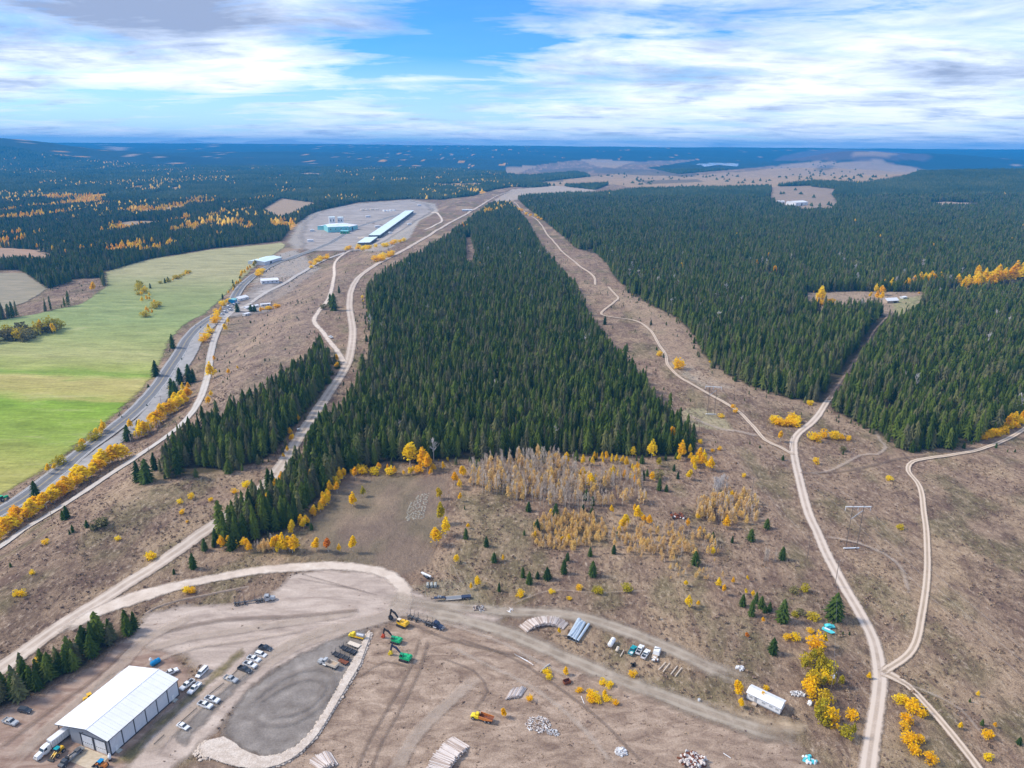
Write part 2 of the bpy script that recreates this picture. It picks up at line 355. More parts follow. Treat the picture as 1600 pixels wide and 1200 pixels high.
def sheet_mat(name, cols, edge=1.5, scale=.12, streak=None, fine=.25, rough=.95, maxa=1.0, bump=.3, rut=None):
    """earth surface: mottled colour, ragged see-through border; cols = dark, mid, light"""
    m = bpy.data.materials.new(name); m.use_nodes = True; t = NT(m.node_tree)
    p = t.n('ShaderNodeBsdfPrincipled', i_Roughness=rough); p.inputs['Specular IOR Level'].default_value = .15
    g = geo_pos(t)
    if streak: gm = t.mapping(g, rot=(0, 0, streak[0]), sc=(1, streak[1], 1))
    else: gm = g
    f = t.noise(gm, scale, 7, .62, .8 if streak else .3)
    c = t.ramp(f, [(.30, cols[0]), (.5, cols[1]), (.70, cols[2])])
    ff = t.noise(g, 2.2, 5, .7)
    c = t.mix(1.0, c, t.ramp(ff, [(.3, 1-fine), (.7, 1+fine)]), 'MULTIPLY')
    if rut:
        u = t.n('ShaderNodeAttribute', attribute_name='u').outputs['Fac']
        au = t.math('ABSOLUTE', u)
        d1 = t.math('ABSOLUTE', t.math('SUBTRACT', au, rut[0]))
        w1 = t.ramp(t.math('ADD', d1, t.math('MULTIPLY', t.math('SUBTRACT', ff, .5), .1)), [(rut[1]*.5, 1.0), (rut[1], 0.0)])
        c = t.mix(t.math('MULTIPLY', w1, rut[3]), c, rut[2])
    t.l(c, p.inputs['Base Color'])
    if bump:
        bn = t.n('ShaderNodeBump', i_Strength=bump, i_Distance=.2); t.l(ff, bn.inputs['Height']); t.l(bn.outputs[0], p.inputs['Normal'])
    e = t.n('ShaderNodeAttribute', attribute_name='edge').outputs['Fac']        # metres from the border
    en = t.math('ADD', t.math('DIVIDE', e, edge), t.math('MULTIPLY', t.math('SUBTRACT', t.noise(g, 1.0/max(edge, .4)*.5, 4, .7), .5), 1.5))
    al = t.math('MULTIPLY', t.ramp(en, [(0.05, 0.0), (.75, 1.0)]), maxa)
    tr = t.n('ShaderNodeBsdfTransparent'); mx = t.n('ShaderNodeMixShader'); t.l(al, mx.inputs[0]); t.l(tr.outputs[0], mx.inputs[1]); t.l(p.outputs[0], mx.inputs[2])
    o = t.n('ShaderNodeOutputMaterial'); t.l(mx.outputs[0], o.inputs[0])
    return m

_off = [0.10]
def next_off():
    _off[0] += .012; return _off[0]
def segdist(x, y, pts, closed=True):
    d = np.full(np.shape(x), 1e9)
    n = len(pts)
    for i in range(n if closed else n-1):
        ax, ay = pts[i]; bx, by = pts[(i+1) % n]; L = (bx-ax)**2+(by-ay)**2 + 1e-9
        tt = np.clip(((x-ax)*(bx-ax)+(y-ay)*(by-ay))/L, 0, 1)
        d = np.minimum(d, np.hypot(x-ax-tt*(bx-ax), y-ay-tt*(by-ay)))
    return d
def poly_sheet(name, poly, m, step, off=None, grow=1.0, attrs=None):
    pts = PWs(poly); off = next_off() if off is None else off
    xs = np.array([p[0] for p in pts]); ys = np.array([p[1] for p in pts])
    X, Y = np.meshgrid(np.arange(xs.min()-grow-step, xs.max()+grow+step, step), np.arange(ys.min()-grow-step, ys.max()+grow+step, step))
    ins = inpoly(X, Y, pts); dd = segdist(X, Y, pts); e = np.where(ins, dd, -dd) + grow
    idx = np.arange(X.size).reshape(X.shape)
    ok = e > -step
    cell = ok[:-1, :-1] & ok[:-1, 1:] & ok[1:, 1:] & ok[1:, :-1]
    a, b, c, d = idx[:-1, :-1][cell], idx[:-1, 1:][cell], idx[1:, 1:][cell], idx[1:, :-1][cell]
    tri = np.concatenate([np.stack([a, b, c], 1), np.stack([a, c, d], 1)])
    used, inv = np.unique(tri, return_inverse=True)
    x = X.ravel()[used]; y = Y.ravel()[used]
    z = HG(x, y) + off + .00035*np.hypot(x, y)
    me = mesh_np(name, np.stack([x, y, z], 1), inv.reshape(tri.shape), True)
    vattr(me, 'edge', e.ravel()[used])
    return link(name, me, m, kind='structure')
def smooth_line(P2, step):
    P2 = np.array(P2, float); out = []
    Q = np.vstack([2*P2[0]-P2[1], P2, 2*P2[-1]-P2[-2]])
    for i in range(1, len(Q)-2):
        L = np.hypot(*(Q[i+1]-Q[i])[:2]); n = max(2, int(L/step(Q[i])))
        for k in range(n):
            t = k/n; p0, p1, p2, p3 = Q[i-1], Q[i], Q[i+1], Q[i+2]
            out.append(.5*((2*p1)+(-p0+p2)*t+(2*p0-5*p1+4*p2-p3)*t*t+(-p0+3*p1-3*p2+p3)*t**3))
    out.append(P2[-1]); return np.array(out)
ROADS = []
def road(name, line, width, m, off=None, cols=9, side=0.0):
    pts = []
    for q in line:
        x, y = PW(q[0], q[1]); pts.append((x, y, q[2] if len(q) > 2 else width))
    L = smooth_line(pts, lambda p: 3 + .006*math.hypot(p[0], p[1]))
    off = next_off() if off is None else off
    dxy = np.gradient(L[:, :2], axis=0); dxy /= np.linalg.norm(dxy, axis=1)[:, None] + 1e-9
    nrm = np.stack([-dxy[:, 1], dxy[:, 0]], 1)
    us = np.linspace(-1, 1, cols); hw = L[:, 2]/2
    X = L[:, 0, None] + nrm[:, 0, None]*(us*hw[:, None] + side); Y = L[:, 1, None] + nrm[:, 1, None]*(us*hw[:, None] + side)
    Z = HG(X, Y) + off + .00035*np.hypot(X, Y)
    n, k = X.shape; idx = np.arange(n*k).reshape(n, k)
    q = np.stack([idx[:-1, :-1].ravel(), idx[:-1, 1:].ravel(), idx[1:, 1:].ravel(), idx[1:, :-1].ravel()], 1)
    tri = np.concatenate([q[:, [0, 1, 2]], q[:, [0, 2, 3]]])
    me = mesh_np(name, np.stack([X, Y, Z], -1).reshape(-1, 3), tri, True)
    vattr(me, 'u', np.broadcast_to(us, X.shape).ravel())
    end = np.minimum(np.arange(n), np.arange(n)[::-1])*1.1
    vattr(me, 'edge', np.minimum((1-np.abs(us))*hw[:, None], end[:, None]+.2).ravel())
    ROADS.append(L)
    return link(name, me, m, kind='structure')

# meadow: bands of green and straw that run across the valley floor
def meadow_material():
    m = bpy.data.materials.new('meadow_grass'); m.use_nodes = True; t = NT(m.node_tree)
    p = t.n('ShaderNodeBsdfPrincipled', i_Roughness=1.0); p.inputs['Specular IOR Level'].default_value = .1
    g = geo_pos(t); sp = t.n('ShaderNodeSeparateXYZ'); t.l(g, sp.inputs[0])
    y = t.math('ADD', t.math('ADD', sp.outputs[1], t.math('MULTIPLY', sp.outputs[0], .10)), t.math('MULTIPLY', t.math('SUBTRACT', t.noise(t.mapping(g, sc=(.4, 1, 1)), .02, 4, .6, 1.0), .5), 90))
    f = t.math('DIVIDE', y, 1600.0)
    YB = lambda py: (PW(150, py)[1] + PW(150, py)[0]*.10)/1600
    st = [(YB(790), (.29, .27, .085)), (YB(740), (.30, .29, .075)), (YB(690), (.20, .26, .045)), (YB(655), (.19, .27, .035)), (YB(630), (.17, .27, .03)),
          (YB(618), (.33, .30, .09)), (YB(600), (.36, .31, .11)), (YB(585), (.19, .28, .045)), (YB(572), (.27, .30, .08)), (YB(555), (.31, .31, .12)), (YB(530), (.25, .28, .10)), (YB(500), (.21, .26, .10)), (YB(455), (.22, .25, .10)), (YB(425), (.31, .29, .15))]
    st = [(min(max(a, .001), .999), b) for a, b in st]
    c = t.ramp(f, st)
    n = t.noise(t.mapping(g, rot=(0, 0, .1), sc=(.25, 1, 1)), .06, 6, .65, .5)
    c = t.mix(1.0, c, t.ramp(n, [(.3, .88), (.7, 1.40)]), 'MULTIPLY')
    c = t.mix(t.math('MULTIPLY', t.ramp(n, [(.56, 0.0), (.7, 1.0)]), .4), c, (.40, .34, .2))
    c = t.mix(1.0, c, t.ramp(t.noise(t.mapping(g, rot=(0, 0, .1), sc=(.12, 1, 1)), .5, 4), [(.3, .82), (.7, 1.18)]), 'MULTIPLY')
    c = t.mix(1.0, c, t.ramp(t.noise(g, .35, 5, .75), [(.3, .8), (.7, 1.2)]), 'MULTIPLY')
    t.l(c, p.inputs['Base Color'])
    e = t.n('ShaderNodeAttribute', attribute_name='edge').outputs['Fac']
    al = t.ramp(t.math('ADD', t.math('DIVIDE', e, 14.0), t.math('SUBTRACT', t.noise(g, .12, 4, .7), .45)), [(.25, 0.0), (.6, 1.0)])
    tr = t.n('ShaderNodeBsdfTransparent'); mx = t.n('ShaderNodeMixShader'); t.l(al, mx.inputs[0]); t.l(tr.outputs[0], mx.inputs[1]); t.l(p.outputs[0], mx.inputs[2])
    o = t.n('ShaderNodeOutputMaterial'); t.l(mx.outputs[0], o.inputs[0]); return m
M['meadow'] = meadow_material()
poly_sheet('meadow', MEADOW, M['meadow'], 6, .06, grow=3)
M['field'] = sheet_mat('fallow_field', ((.22,.20,.13),(.29,.25,.17),(.36,.30,.2)), 6, .03, (0.1, 4))
M['reed'] = sheet_mat('reed_field', ((.30,.20,.12),(.38,.24,.15),(.42,.30,.2)), 6, .03, (0.1, 4))
poly_sheet('fallow_field', FIELD_B, M['field'], 10, .3)
poly_sheet('reed_field', F_REED, M['reed'], 12, .3)
M['water'] = mat('pond_water', (.12,.16,.2), .08, spec=1.0)
poly_sheet('pond', POND, M['water'], 8, 1.2)
poly_sheet('lake', [(1090,257),(1110,255),(1150,256),(1152,260),(1100,261)], M['water'], 25, 2.0)

# gravel and earth
TANG = ((.40,.31,.245),(.52,.42,.34),(.60,.50,.415))
M['gravel'] = sheet_mat('yard_gravel', ((.30,.235,.195),(.44,.355,.295),(.56,.465,.39)), 5, .055, (.62, 3.2), .2)
M['earth'] = sheet_mat('tracked_earth', ((.17,.115,.085),(.31,.225,.165),(.46,.35,.265)), 9, .10, (-.9, 2.2), .34)
M['pad'] = sheet_mat('dark_gravel', ((.16,.135,.115),(.235,.205,.18),(.34,.30,.265)), 4.0, .13, None, .25)
M['redsoil'] = sheet_mat('reddish_soil', ((.21,.135,.10),(.31,.215,.165),(.44,.34,.27)), 6, .09, (.75, 3.0), .15)
M['grass'] = sheet_mat('dry_verge_grass', ((.11,.10,.045),(.22,.18,.085),(.38,.29,.18)), 4.0, .35, None, .4, maxa=.85)
M['road'] = sheet_mat('dirt_road', ((.37,.29,.225),(.46,.37,.295),(.54,.44,.36)), 1.3, .14, None, .15, rut=(.44,.30,(.64,.54,.45),.85))
M['road_main'] = sheet_mat('wide_dirt_road', ((.38,.30,.235),(.47,.38,.305),(.56,.47,.39)), 1.5, .14, None, .15, rut=(.40,.22,(.62,.53,.445),.7))
M['road_white'] = sheet_mat('pale_dirt_road', ((.50,.41,.33),(.61,.51,.42),(.70,.61,.52)), 2.6, .16, None, .12)
M['trail'] = sheet_mat('twin_track_trail', ((.34,.255,.18),(.40,.31,.225),(.46,.36,.27)), .8, .2, None, .15, rut=(.48,.30,(.64,.52,.41),.95))
M['greyroad'] = sheet_mat('grey_gravel_road', ((.36,.32,.285),(.44,.40,.36),(.52,.48,.44)), 1.2, .12, None, .08, rut=(.38,.25,(.55,.51,.47),.5))
M['yardroad'] = sheet_mat('yard_track', ((.24,.19,.14),(.37,.30,.23),(.48,.40,.315)), 5.5, .12, None, .25, maxa=.85, rut=(.36,.2,(.50,.43,.345),.6))
M['shoulder'] = sheet_mat('rail_ballast', ((.26,.245,.235),(.34,.325,.31),(.42,.40,.385)), 2.0, .12, None, .15)
M['mud'] = sheet_mat('rut', ((.15,.11,.085),(.20,.145,.11),(.26,.19,.15)), .5, .3, None, .2, maxa=.42)
M['pale'] = sheet_mat('pale_track', ((.46,.37,.29),(.53,.43,.345),(.60,.5,.41)), 1.6, .3, None, .15, maxa=.45)
M['mudtrail'] = sheet_mat('dim_forest_trail', ((.20,.14,.10),(.28,.20,.15),(.34,.26,.2)), 1.2, .3, None, .2)
M['concrete'] = sheet_mat('concrete_apron', ((.42,.33,.23),(.52,.43,.31),(.62,.53,.42)), .25, .35, (-.75, 4), .06, bump=.05)
M['mudsoft'] = sheet_mat('soft_rut', ((.20,.165,.14),(.25,.21,.18),(.30,.26,.22)), 1.6, .3, None, .2, maxa=.4)
E1 = [(585,985),(640,960),(700,955),(790,975),(900,1030),(1010,1080),(1120,1130),(1230,1160),(1290,1215),(250,1215),(330,1190),(470,1180),(540,1090),(560,1020)]
poly_sheet('bare_earth', E1, M['earth'], 3, grow=4)
poly_sheet('red_soil_yard', [(-60,1230),(-60,1135),(0,1116),(60,1090),(150,1040),(208,992),(240,965),(262,962),(240,1000),(290,1040),(300,1060),(282,1095),(230,1150),(190,1215)], M['redsoil'], 2.5, grow=3)
YARD = [(232,962),(300,948),(380,946),(430,930),(455,902),(500,893),(575,896),(610,905),(640,925),(700,945),(780,965),(760,985),(690,965),(640,958),(600,972),(560,985),(520,1000),(450,1032),(400,1065),(350,1120),(310,1165),(250,1215),(190,1215),(250,1130),(300,1085),(318,1045),(290,1020),(235,1010),(205,1000)]
poly_sheet('gravel_yard', YARD, M['gravel'], 2.5, grow=3)
PAD = [(352,1128),(378,1090),(412,1058),(450,1034),(505,1008),(545,990),(572,986),(568,1008),(555,1040),(535,1070),(512,1112),(488,1150),(455,1178),(410,1184),(372,1168),(350,1148)]
poly_sheet('gravel_pad', PAD, M['pad'], 1.6, grow=1.5)
M['millyard'] = sheet_mat('mill_yard_gravel', ((.22,.185,.16),(.35,.305,.27),(.50,.455,.41)), 30, .022, (.3, 5), .2)
poly_sheet('mill_yard', [(478,348),(505,330),(560,320),(640,314),(668,320),(676,330),(650,345),(600,378),(560,392),(520,392),(480,392),(470,370)], M['millyard'], 14, .3, grow=12)
poly_sheet('roadside_yard', [(345,496),(362,476),(400,446),(412,440),(446,440),(440,452),(412,468),(400,478),(425,476),(424,486),(395,492),(372,496)], M['millyard'], 6, .35, grow=4)
road('mill_road', [(470,345),(492,352),(505,362),(500,372),(470,392)], 9, M['pale'])
road('mill_road', [(640,325),(668,330),(690,342),(680,352),(662,360)], 8, M['road_white'])
road('mill_track', [(500,335),(560,331),(640,326)], 14, M['mud'])
road('mill_track', [(560,345),(600,352),(620,345)], 20, M['mud'])
poly_sheet('verge_grass', [(178,1192),(288,1092),(300,1084),(318,1068),(345,1040),(378,1012),(380,1022),(352,1052),(325,1072),(305,1092),(240,1150),(205,1195)], M['grass'], 1.5)
poly_sheet('concrete_apron', [(124,1166),(169,1184),(150,1206),(110,1190)], M['concrete'], 1.0, grow=.3)
poly_sheet('parking_strip', [(290,1165),(268,1150),(345,1078),(402,1010),(424,1012),(425,1024),(380,1068),(330,1120)], M['pad'], 1.5)
poly_sheet('dry_clearing', [(1150,1120),(1080,1100),(1060,1085),(1150,1108),(1230,1125),(1262,1135),(1240,1150),(1180,1150)], sheet_mat('straw_ground', ((.30,.21,.13),(.40,.30,.2),(.46,.36,.25)), 5, .1, None, .2), 2.5)
# roads
MAIN = [(-160,1145),(-20,1060,10),(60,1003),(150,944),(250,880),(330,824),(395,778),(438,730),(468,682),(490,650),(515,613),(540,574),(548,548),(551,515),(546,475),(553,444),(578,420),(640,386),(700,350),(745,325),(775,307,7),(800,298,6)]
road('main_dirt_road', MAIN, 9.5, M['road_main'])
road('pale_road', [(541,572,7),(520,540),(505,520),(491,503),(498,487),(515,463),(522,432),(524,410),(543,394),(556,389),(575,380,6)], 7, M['road_white'])
road('loop_road', [(95,990,7),(150,958,9),(205,937,12),(250,924,11),(290,913),(370,898),(450,888),(530,885),(590,893),(622,910),(634,932),(626,948,9),(606,958,9)], 8.5, M['road_white'])
road('yard_track', [(600,935,14),(660,945),(740,952),(820,958),(890,962),(960,980),(1040,1012),(1110,1044),(1165,1066)], 11, M['yardroad'])
road('yard_track', [(640,952,14),(720,968),(800,992),(860,1018),(940,1052),(1020,1082),(1100,1112),(1180,1140),(1250,1155)], 11, M['yardroad'])
road('ranch_road', [(1340,1320),(1356,1200,6.5),(1363,1150),(1372,1090),(1374,1050),(1364,1000),(1338,950),(1309,900),(1284,850),(1262,800),(1249,750),(1240,705),(1244,682),(1272,657),(1291,630,5.5),(1300,618,4)], 6.3, M['road'])
road('forest_cut_trail', [(1293,628),(1318,590),(1347,552),(1368,515),(1394,487)], 3.2, M['mudtrail'])
road('twin_track_trail', [(1378,1052),(1425,1016),(1440,960),(1448,900),(1448,850),(1443,800),(1437,762),(1419,737),(1426,722),(1460,715),(1520,706),(1566,690),(1612,664),(1720,600)], 3.8, M['trail'])
road('twin_track_trail', [(1380,1050,8),(1418,1072),(1450,1105),(1482,1142),(1520,1190),(1560,1250)], 3.8, M['trail'])
road('twin_track_trail', [(1240,712),(1218,699),(1195,688),(1175,665),(1150,641),(1100,612),(1062,590),(1044,572),(1040,555),(1030,540),(1014,515),(990,501),(940,492),(958,474),(966,466),(957,456),(950,448)], 3.6, M['trail'])
road('twin_track_trail', [(930,446),(927,432),(905,416),(880,395),(872,386),(856,368),(842,347),(820,332),(803,316)], 4.2, M['trail'])
road('spur_trail', [(1190,684),(1150,674),(1128,672),(1095,660),(1075,648)], 5, M['pale'])
road('faint_trail', [(1262,742),(1300,735),(1345,712),(1370,711),(1384,700),(1376,690),(1368,675)], 3.5, M['pale'])
road('faint_trail', [(1250,740),(1330,735),(1400,718),(1450,712)], 3.0, M['mud'])
LOWR = [(-160,938),(-10,862),(60,815),(120,777),(200,724),(250,690),(290,657),(312,625),(324,590),(330,550),(343,512),(360,490),(385,478),(420,455),(450,440),(500,410),(540,395)]
road('lower_gravel_road', LOWR, 8, M['greyroad'])
HWY = [(-220,925),(-10,806),(50,770),(110,722),(170,676),(222,632),(256,590),(281,552),(300,522),(330,497),(360,476),(372,455),(388,438),(408,424),(430,412),(470,398),(520,378),(560,355),(640,330)]
def highway_material():
    m = mat('asphalt', (.16,.16,.165), .85, var=.2, vscale=.05); t = NT(m.node_tree)
    p = t.n('ShaderNodeBsdfPrincipled', i_Roughness=.85); o = t.n('ShaderNodeOutputMaterial'); t.l(p.outputs[0], o.inputs[0])
    u = t.n('ShaderNodeAttribute', attribute_name='u').outputs['Fac']; au = t.math('ABSOLUTE', u)
    f = t.noise(t.mapping(geo_pos(t), sc=(1, 1, 1)), .3, 5)
    c = t.ramp(f, [(.3, (.14,.14,.145)), (.7, (.2,.2,.205))])
    tr = t.ramp(t.math('ABSOLUTE', t.math('SUBTRACT', au, .3)), [(.06, 1.0), (.16, 0.0)])
    c = t.mix(t.math('MULTIPLY', tr, .35), c, (.10,.10,.105))
    sh = t.ramp(au, [(.80, 0.0), (.84, 1.0)]); c = t.mix(sh, c, (.34,.32,.30))
    ln = t.ramp(t.math('ABSOLUTE', t.math('SUBTRACT', au, .76)), [(.012, 1.0), (.022, 0.0)]); c = t.mix(ln, c, (.75,.75,.73))
    yl = t.ramp(au, [(.014, 1.0), (.024, 0.0)]); c = t.mix(yl, c, (.65,.45,.10))
    t.l(c, p.inputs['Base Color']); return m
road('railway_ballast', [(a+14*(1-.0006*abs(a)), b+13) for a, b in HWY[:7]] + [(297,556),(312,528),(336,503),(362,483)], 13, M['shoulder'])
road('highway', HWY, 14, highway_material(), cols=21)
# lighter and darker wheel tracks in the yards
for ln, wd, k in [([(632,935),(626,955),(590,968),(530,985),(460,1010),(400,1045)], 9, 'pale'), ([(655,1000),(640,1045),(610,1100),(575,1160),(555,1210)], 1.6, 'mud'), ([(668,1003),(655,1048),(628,1104),(596,1160),(578,1210)], 1.6, 'mud'),
      ([(640,1045),(600,1035),(560,1060)], 1.4, 'mud'), ([(700,1010),(760,1040),(830,1075),(900,1130),(960,1200)], 3, 'pale'), ([(720,1000),(790,1025),(850,1060),(930,1120),(1000,1190)], 1.6, 'mud'),
      ([(745,1060),(700,1100),(650,1150),(615,1210)], 6, 'pale'), ([(690,1030),(740,1050),(760,1080),(740,1110)], 1.4, 'mud'), ([(640,975),(700,1000),(780,1020),(850,1035)], 2, 'mud'),
      ([(620,960),(690,975),(770,1000),(830,1030),(900,1065)], 3, 'pale'), ([(230,1180),(290,1120),(350,1070),(410,1030),(470,1000),(540,975)], 7, 'pale'),
      ([(215,1020),(290,1000),(380,985),(470,972),(560,958)], 6, 'pale'), ([(220,1045),(300,1015),(400,1000),(480,985)], 3, 'pale'), ([(250,990),(350,970),(460,965),(560,955)], 3, 'mud'),
      ([(20,1190),(100,1120),(180,1050),(230,1000),(300,965)], 7, 'pale'), ([(0,1170),(80,1110),(150,1060),(205,1010)], 2, 'mud'), ([(465,905),(520,915),(570,925)], 1, 'mud'), ([(470,898),(540,918),(590,932)], 1, 'mud'),
      ([(380,1110),(420,1075),(470,1050),(510,1050),(522,1072),(500,1105),(460,1130),(415,1135),(385,1120)], 3.2, 'mudsoft'), ([(395,1108),(430,1082),(470,1064),(500,1066),(505,1082),(485,1105),(450,1120),(415,1122)], 3.0, 'mudsoft'),
      ([(1390,1060),(1440,1080),(1500,1110),(1540,1160)], 2.2, 'pale'), ([(1000,505),(1060,580),(1110,660),(1180,745),(1225,815),(1255,870)], 1.0, 'pale'),
      ([(1015,505),(1075,580),(1125,660),(1190,740),(1240,820)], .8, 'pale'), ([(1290,840),(1340,850),(1400,880),(1420,930)], 3, 'pale'),
      ([(700,760),(692,820),(672,870)], 1.2, 'mud'), ([(705,880),(720,910),(735,930)], 1.5, 'pale'), ([(800,945),(860,925),(930,928),(1010,925)], 1.6, 'pale'), ([(760,720),(900,712),(1000,716)], 1.5, 'mud')]:
    road('wheel_track', ln, wd, M[k])
# ------------------------------------------------------------------ plants: materials
def leaf_mat(name, stops, rough=.9, trans=.25, nscale=3.0, perobj=.75):
    m = bpy.data.materials.new(name); m.use_nodes = True; t = NT(m.node_tree)
    r = t.n('ShaderNodeObjectInfo').outputs['Random']
    g = geo_pos(t)
    f = t.noise(g, nscale, 3, .6); f2 = t.noise(g, .035, 3, .6)
    v = t.math('ADD', t.math('MULTIPLY', r, perobj*.6), t.math('ADD', t.math('MULTIPLY', f, 1-perobj), t.math('MULTIPLY', f2, perobj*.4)))
    c = t.ramp(v, stops)
    d = t.n('ShaderNodeBsdfDiffuse'); t.l(c, d.inputs[0])
    o = t.n('ShaderNodeOutputMaterial')
    if trans > 0:
        tl = t.n('ShaderNodeBsdfTranslucent'); t.l(c, tl.inputs[0])
        mx = t.n('ShaderNodeMixShader', i_0=trans); t.l(d.outputs[0], mx.inputs[1]); t.l(tl.outputs[0], mx.inputs[2]); t.l(mx.outputs[0], o.inputs[0])
    else: t.l(d.outputs[0], o.inputs[0])
    return m
M['spruce'] = leaf_mat('spruce_needles', [(.20, (.030,.050,.010)), (.38, (.060,.094,.016)), (.52, (.125,.165,.028)), (.64, (.12,.115,.065)), (.80, (.22,.23,.07))], trans=.12, nscale=.9)
M['young'] = leaf_mat('young_spruce_needles', [(.2, (.026,.050,.016)), (.5, (.046,.082,.018)), (.8, (.085,.125,.028))], trans=.1)
M['gold'] = leaf_mat('golden_leaves', [(.2, (.98,.56,.012)), (.5, (1.0,.69,.015)), (.8, (1.0,.80,.03))], trans=.5, nscale=1.2)
M['orange'] = leaf_mat('orange_leaves', [(.2, (.72,.24,.03)), (.8, (.85,.36,.05))], trans=.4)
M['yellowgreen'] = leaf_mat('yellow_green_leaves', [(.2, (.36,.33,.03)), (.5, (.55,.45,.03)), (.8, (.72,.50,.03))], trans=.35)
M['pale'+'leaf'] = leaf_mat('straw_leaves', [(.2, (.72,.51,.28)), (.5, (.88,.63,.28)), (.8, (.96,.69,.20))], trans=.3)
M['twig'] = leaf_mat('bare_twigs', [(.2, (.52,.41,.32)), (.5, (.64,.53,.43)), (.8, (.74,.66,.56))], trans=0)
M['whitetwig'] = leaf_mat('white_twigs', [(.2, (.5,.46,.44)), (.8, (.68,.64,.62))], trans=0)
M['greybush'] = leaf_mat('grey_olive_leaves', [(.2, (.15,.14,.07)), (.5, (.22,.20,.09)), (.8, (.34,.27,.10))], trans=.1)
M['brush'] = leaf_mat('brown_brush', [(.1, (.16,.11,.09)), (.35, (.25,.175,.14)), (.6, (.36,.26,.18)), (.8, (.48,.35,.22)), (.95, (.62,.36,.08))], trans=0, nscale=.5)
M['bark'] = mat('grey_brown_bark', (.13,.10,.08), 1, var=.3)
M['whitebark'] = mat('pale_aspen_bark', (.50,.46,.40), .9, var=.25)

# ------------------------------------------------------------------ plants: shapes (unit height)
def arr_mesh(name, V, Fl, smooth=False):
    me = bpy.data.meshes.new(name); me.from_pydata([tuple(v) for v in V], [], Fl); me.update()
    if smooth: me.polygons.foreach_set('use_smooth', [True]*len(me.polygons))
    return me
def tube(V, Fl, p0, p1, r0, r1, n=5):
    p0 = Vector(p0); p1 = Vector(p1); d = (p1-p0).normalized()
    a = d.orthogonal().normalized(); b = d.cross(a); k = len(V)
    for p, r in ((p0, r0), (p1, r1)):
        for i in range(n):
            t = 2*math.pi*i/n; V.append(p + a*r*math.cos(t) + b*r*math.sin(t))
    for i in range(n): Fl.append((k+i, k+(i+1) % n, k+n+(i+1) % n, k+n+i))
def spruce_crown(seed, tiers, br, R=.17, base=.12, powr=.8, jit=.28):
    rd = random.Random(seed); V = []; Fl = []
    for t in range(tiers):
        u = t/(tiers-1); z = base + (1-base)*(u**.92)*.97; r = R*((1-u)**powr)*(.9+.2*rd.random()) + .010
        if u < .18: r *= .78 + u*1.2
        hgt = (1-base)/tiers*1.9; c = len(V); V.append(Vector((0, 0, min(1, z+hgt*.75))))
        n = br*2 if u < .8 else br; off = rd.random()*6
        for i in range(n):
            a = off + 2*math.pi*i/n + rd.uniform(-.12, .12); tip = i % 2 == 0
            rr = r*(1+rd.uniform(-jit, jit))*(1 if tip else .52)
            V.append(Vector((rr*math.cos(a), rr*math.sin(a), z - hgt*(.42 if tip else -.05)*(1+rd.uniform(-.5, .5)))))
        for i in range(n): Fl.append((c, c+1+i, c+1+(i+1) % n))
    return V, Fl
def leaf_crown(seed, n, rx, rz, cz, size, hollow=.35, lumps=6, ground=False, upright=False):
    rd = random.Random(seed); V = []; Fl = []
    L = []
    for _ in range(lumps):
        while True:
            p = Vector((rd.uniform(-1, 1), rd.uniform(-1, 1), rd.uniform(-1, 1)))
            if p.length < 1: break
        L.append((p*.55, rd.uniform(.42, .66)))
    k = 0
    while k < n:
        c, r = rd.choice(L); d = Vector((rd.gauss(0, 1), rd.gauss(0, 1), rd.gauss(0, 1))).normalized()
        p = c + d*r*(hollow + (1-hollow)*rd.random()**.5)
        q = Vector((p.x*rx, p.y*rx, cz + p.z*rz))
        if not ground:
            tt = (q.z-(cz-rz))/(2*rz); q.x *= 1.25-.85*max(0, tt); q.y *= 1.25-.85*max(0, tt)
        if q.z < .02:
            q.z = .02 + rd.random()*.1
        s = size*(.6+.8*rd.random())
        a = Vector((rd.gauss(0, 1), rd.gauss(0, 1), rd.gauss(0, .5))).normalized(); b = a.cross(Vector((rd.gauss(0, 1), rd.gauss(0, 1), rd.gauss(0, 1)))).normalized()
        if upright: b = (b*.3 + Vector((0, 0, 1))).normalized()*1.8
        i = len(V); V += [q-a*s, q+b*s*.9, q+a*s, q-b*s*.7]; Fl.append((i, i+1, i+2, i+3)); k += 1
    return V, Fl
def trunk_mesh(name, h0, h1, r, limbs=0, seed=0, spread=.12, n=5):
    rd = random.Random(seed); V = []; Fl = []
    tube(V, Fl, (0, 0, -.02), (rd.uniform(-.01, .01), 0, h0), r, r*.7, n); tube(V, Fl, (0, 0, h0), (0, 0, h1), r*.7, r*.15, n)
    for i in range(limbs):
        z = h0*.6 + (h1-h0*.6)*rd.random()*.8; a = rd.random()*6.28; l = spread*(1.1-z)
        tube(V, Fl, (0, 0, z), (l*math.cos(a), l*math.sin(a), z+l*.9), r*.35, r*.08, 3)
    return arr_mesh(name, V, Fl, True)
def twig_crown(seed, n, r=.13, z0=.35):
    rd = random.Random(seed); V = []; Fl = []
    for i in range(n):
        z = z0 + (1-z0)*rd.random()*.85; a = rd.random()*6.28; l = r*(1.25-z)*rd.uniform(.5, 1.2)
        e = Vector((l*math.cos(a), l*math.sin(a), min(1, z+l*rd.uniform(1.0, 2.2)))); tube(V, Fl, (0, 0, z), e, .006, .002, 3)
        for k in range(3):
            q = Vector((0, 0, z)).lerp(e, rd.uniform(.4, 1)); tube(V, Fl, q, q+Vector((rd.uniform(-.04, .04), rd.uniform(-.04, .04), rd.uniform(.02, .09))), .0035, .0015, 3)
    return V, Fl
SP = [arr_mesh('spruce_crown', *spruce_crown(i, 9, 7+i % 2, R=.165+.018*(i % 3), powr=.42+.12*(i % 4), jit=.30)) for i in range(6)]
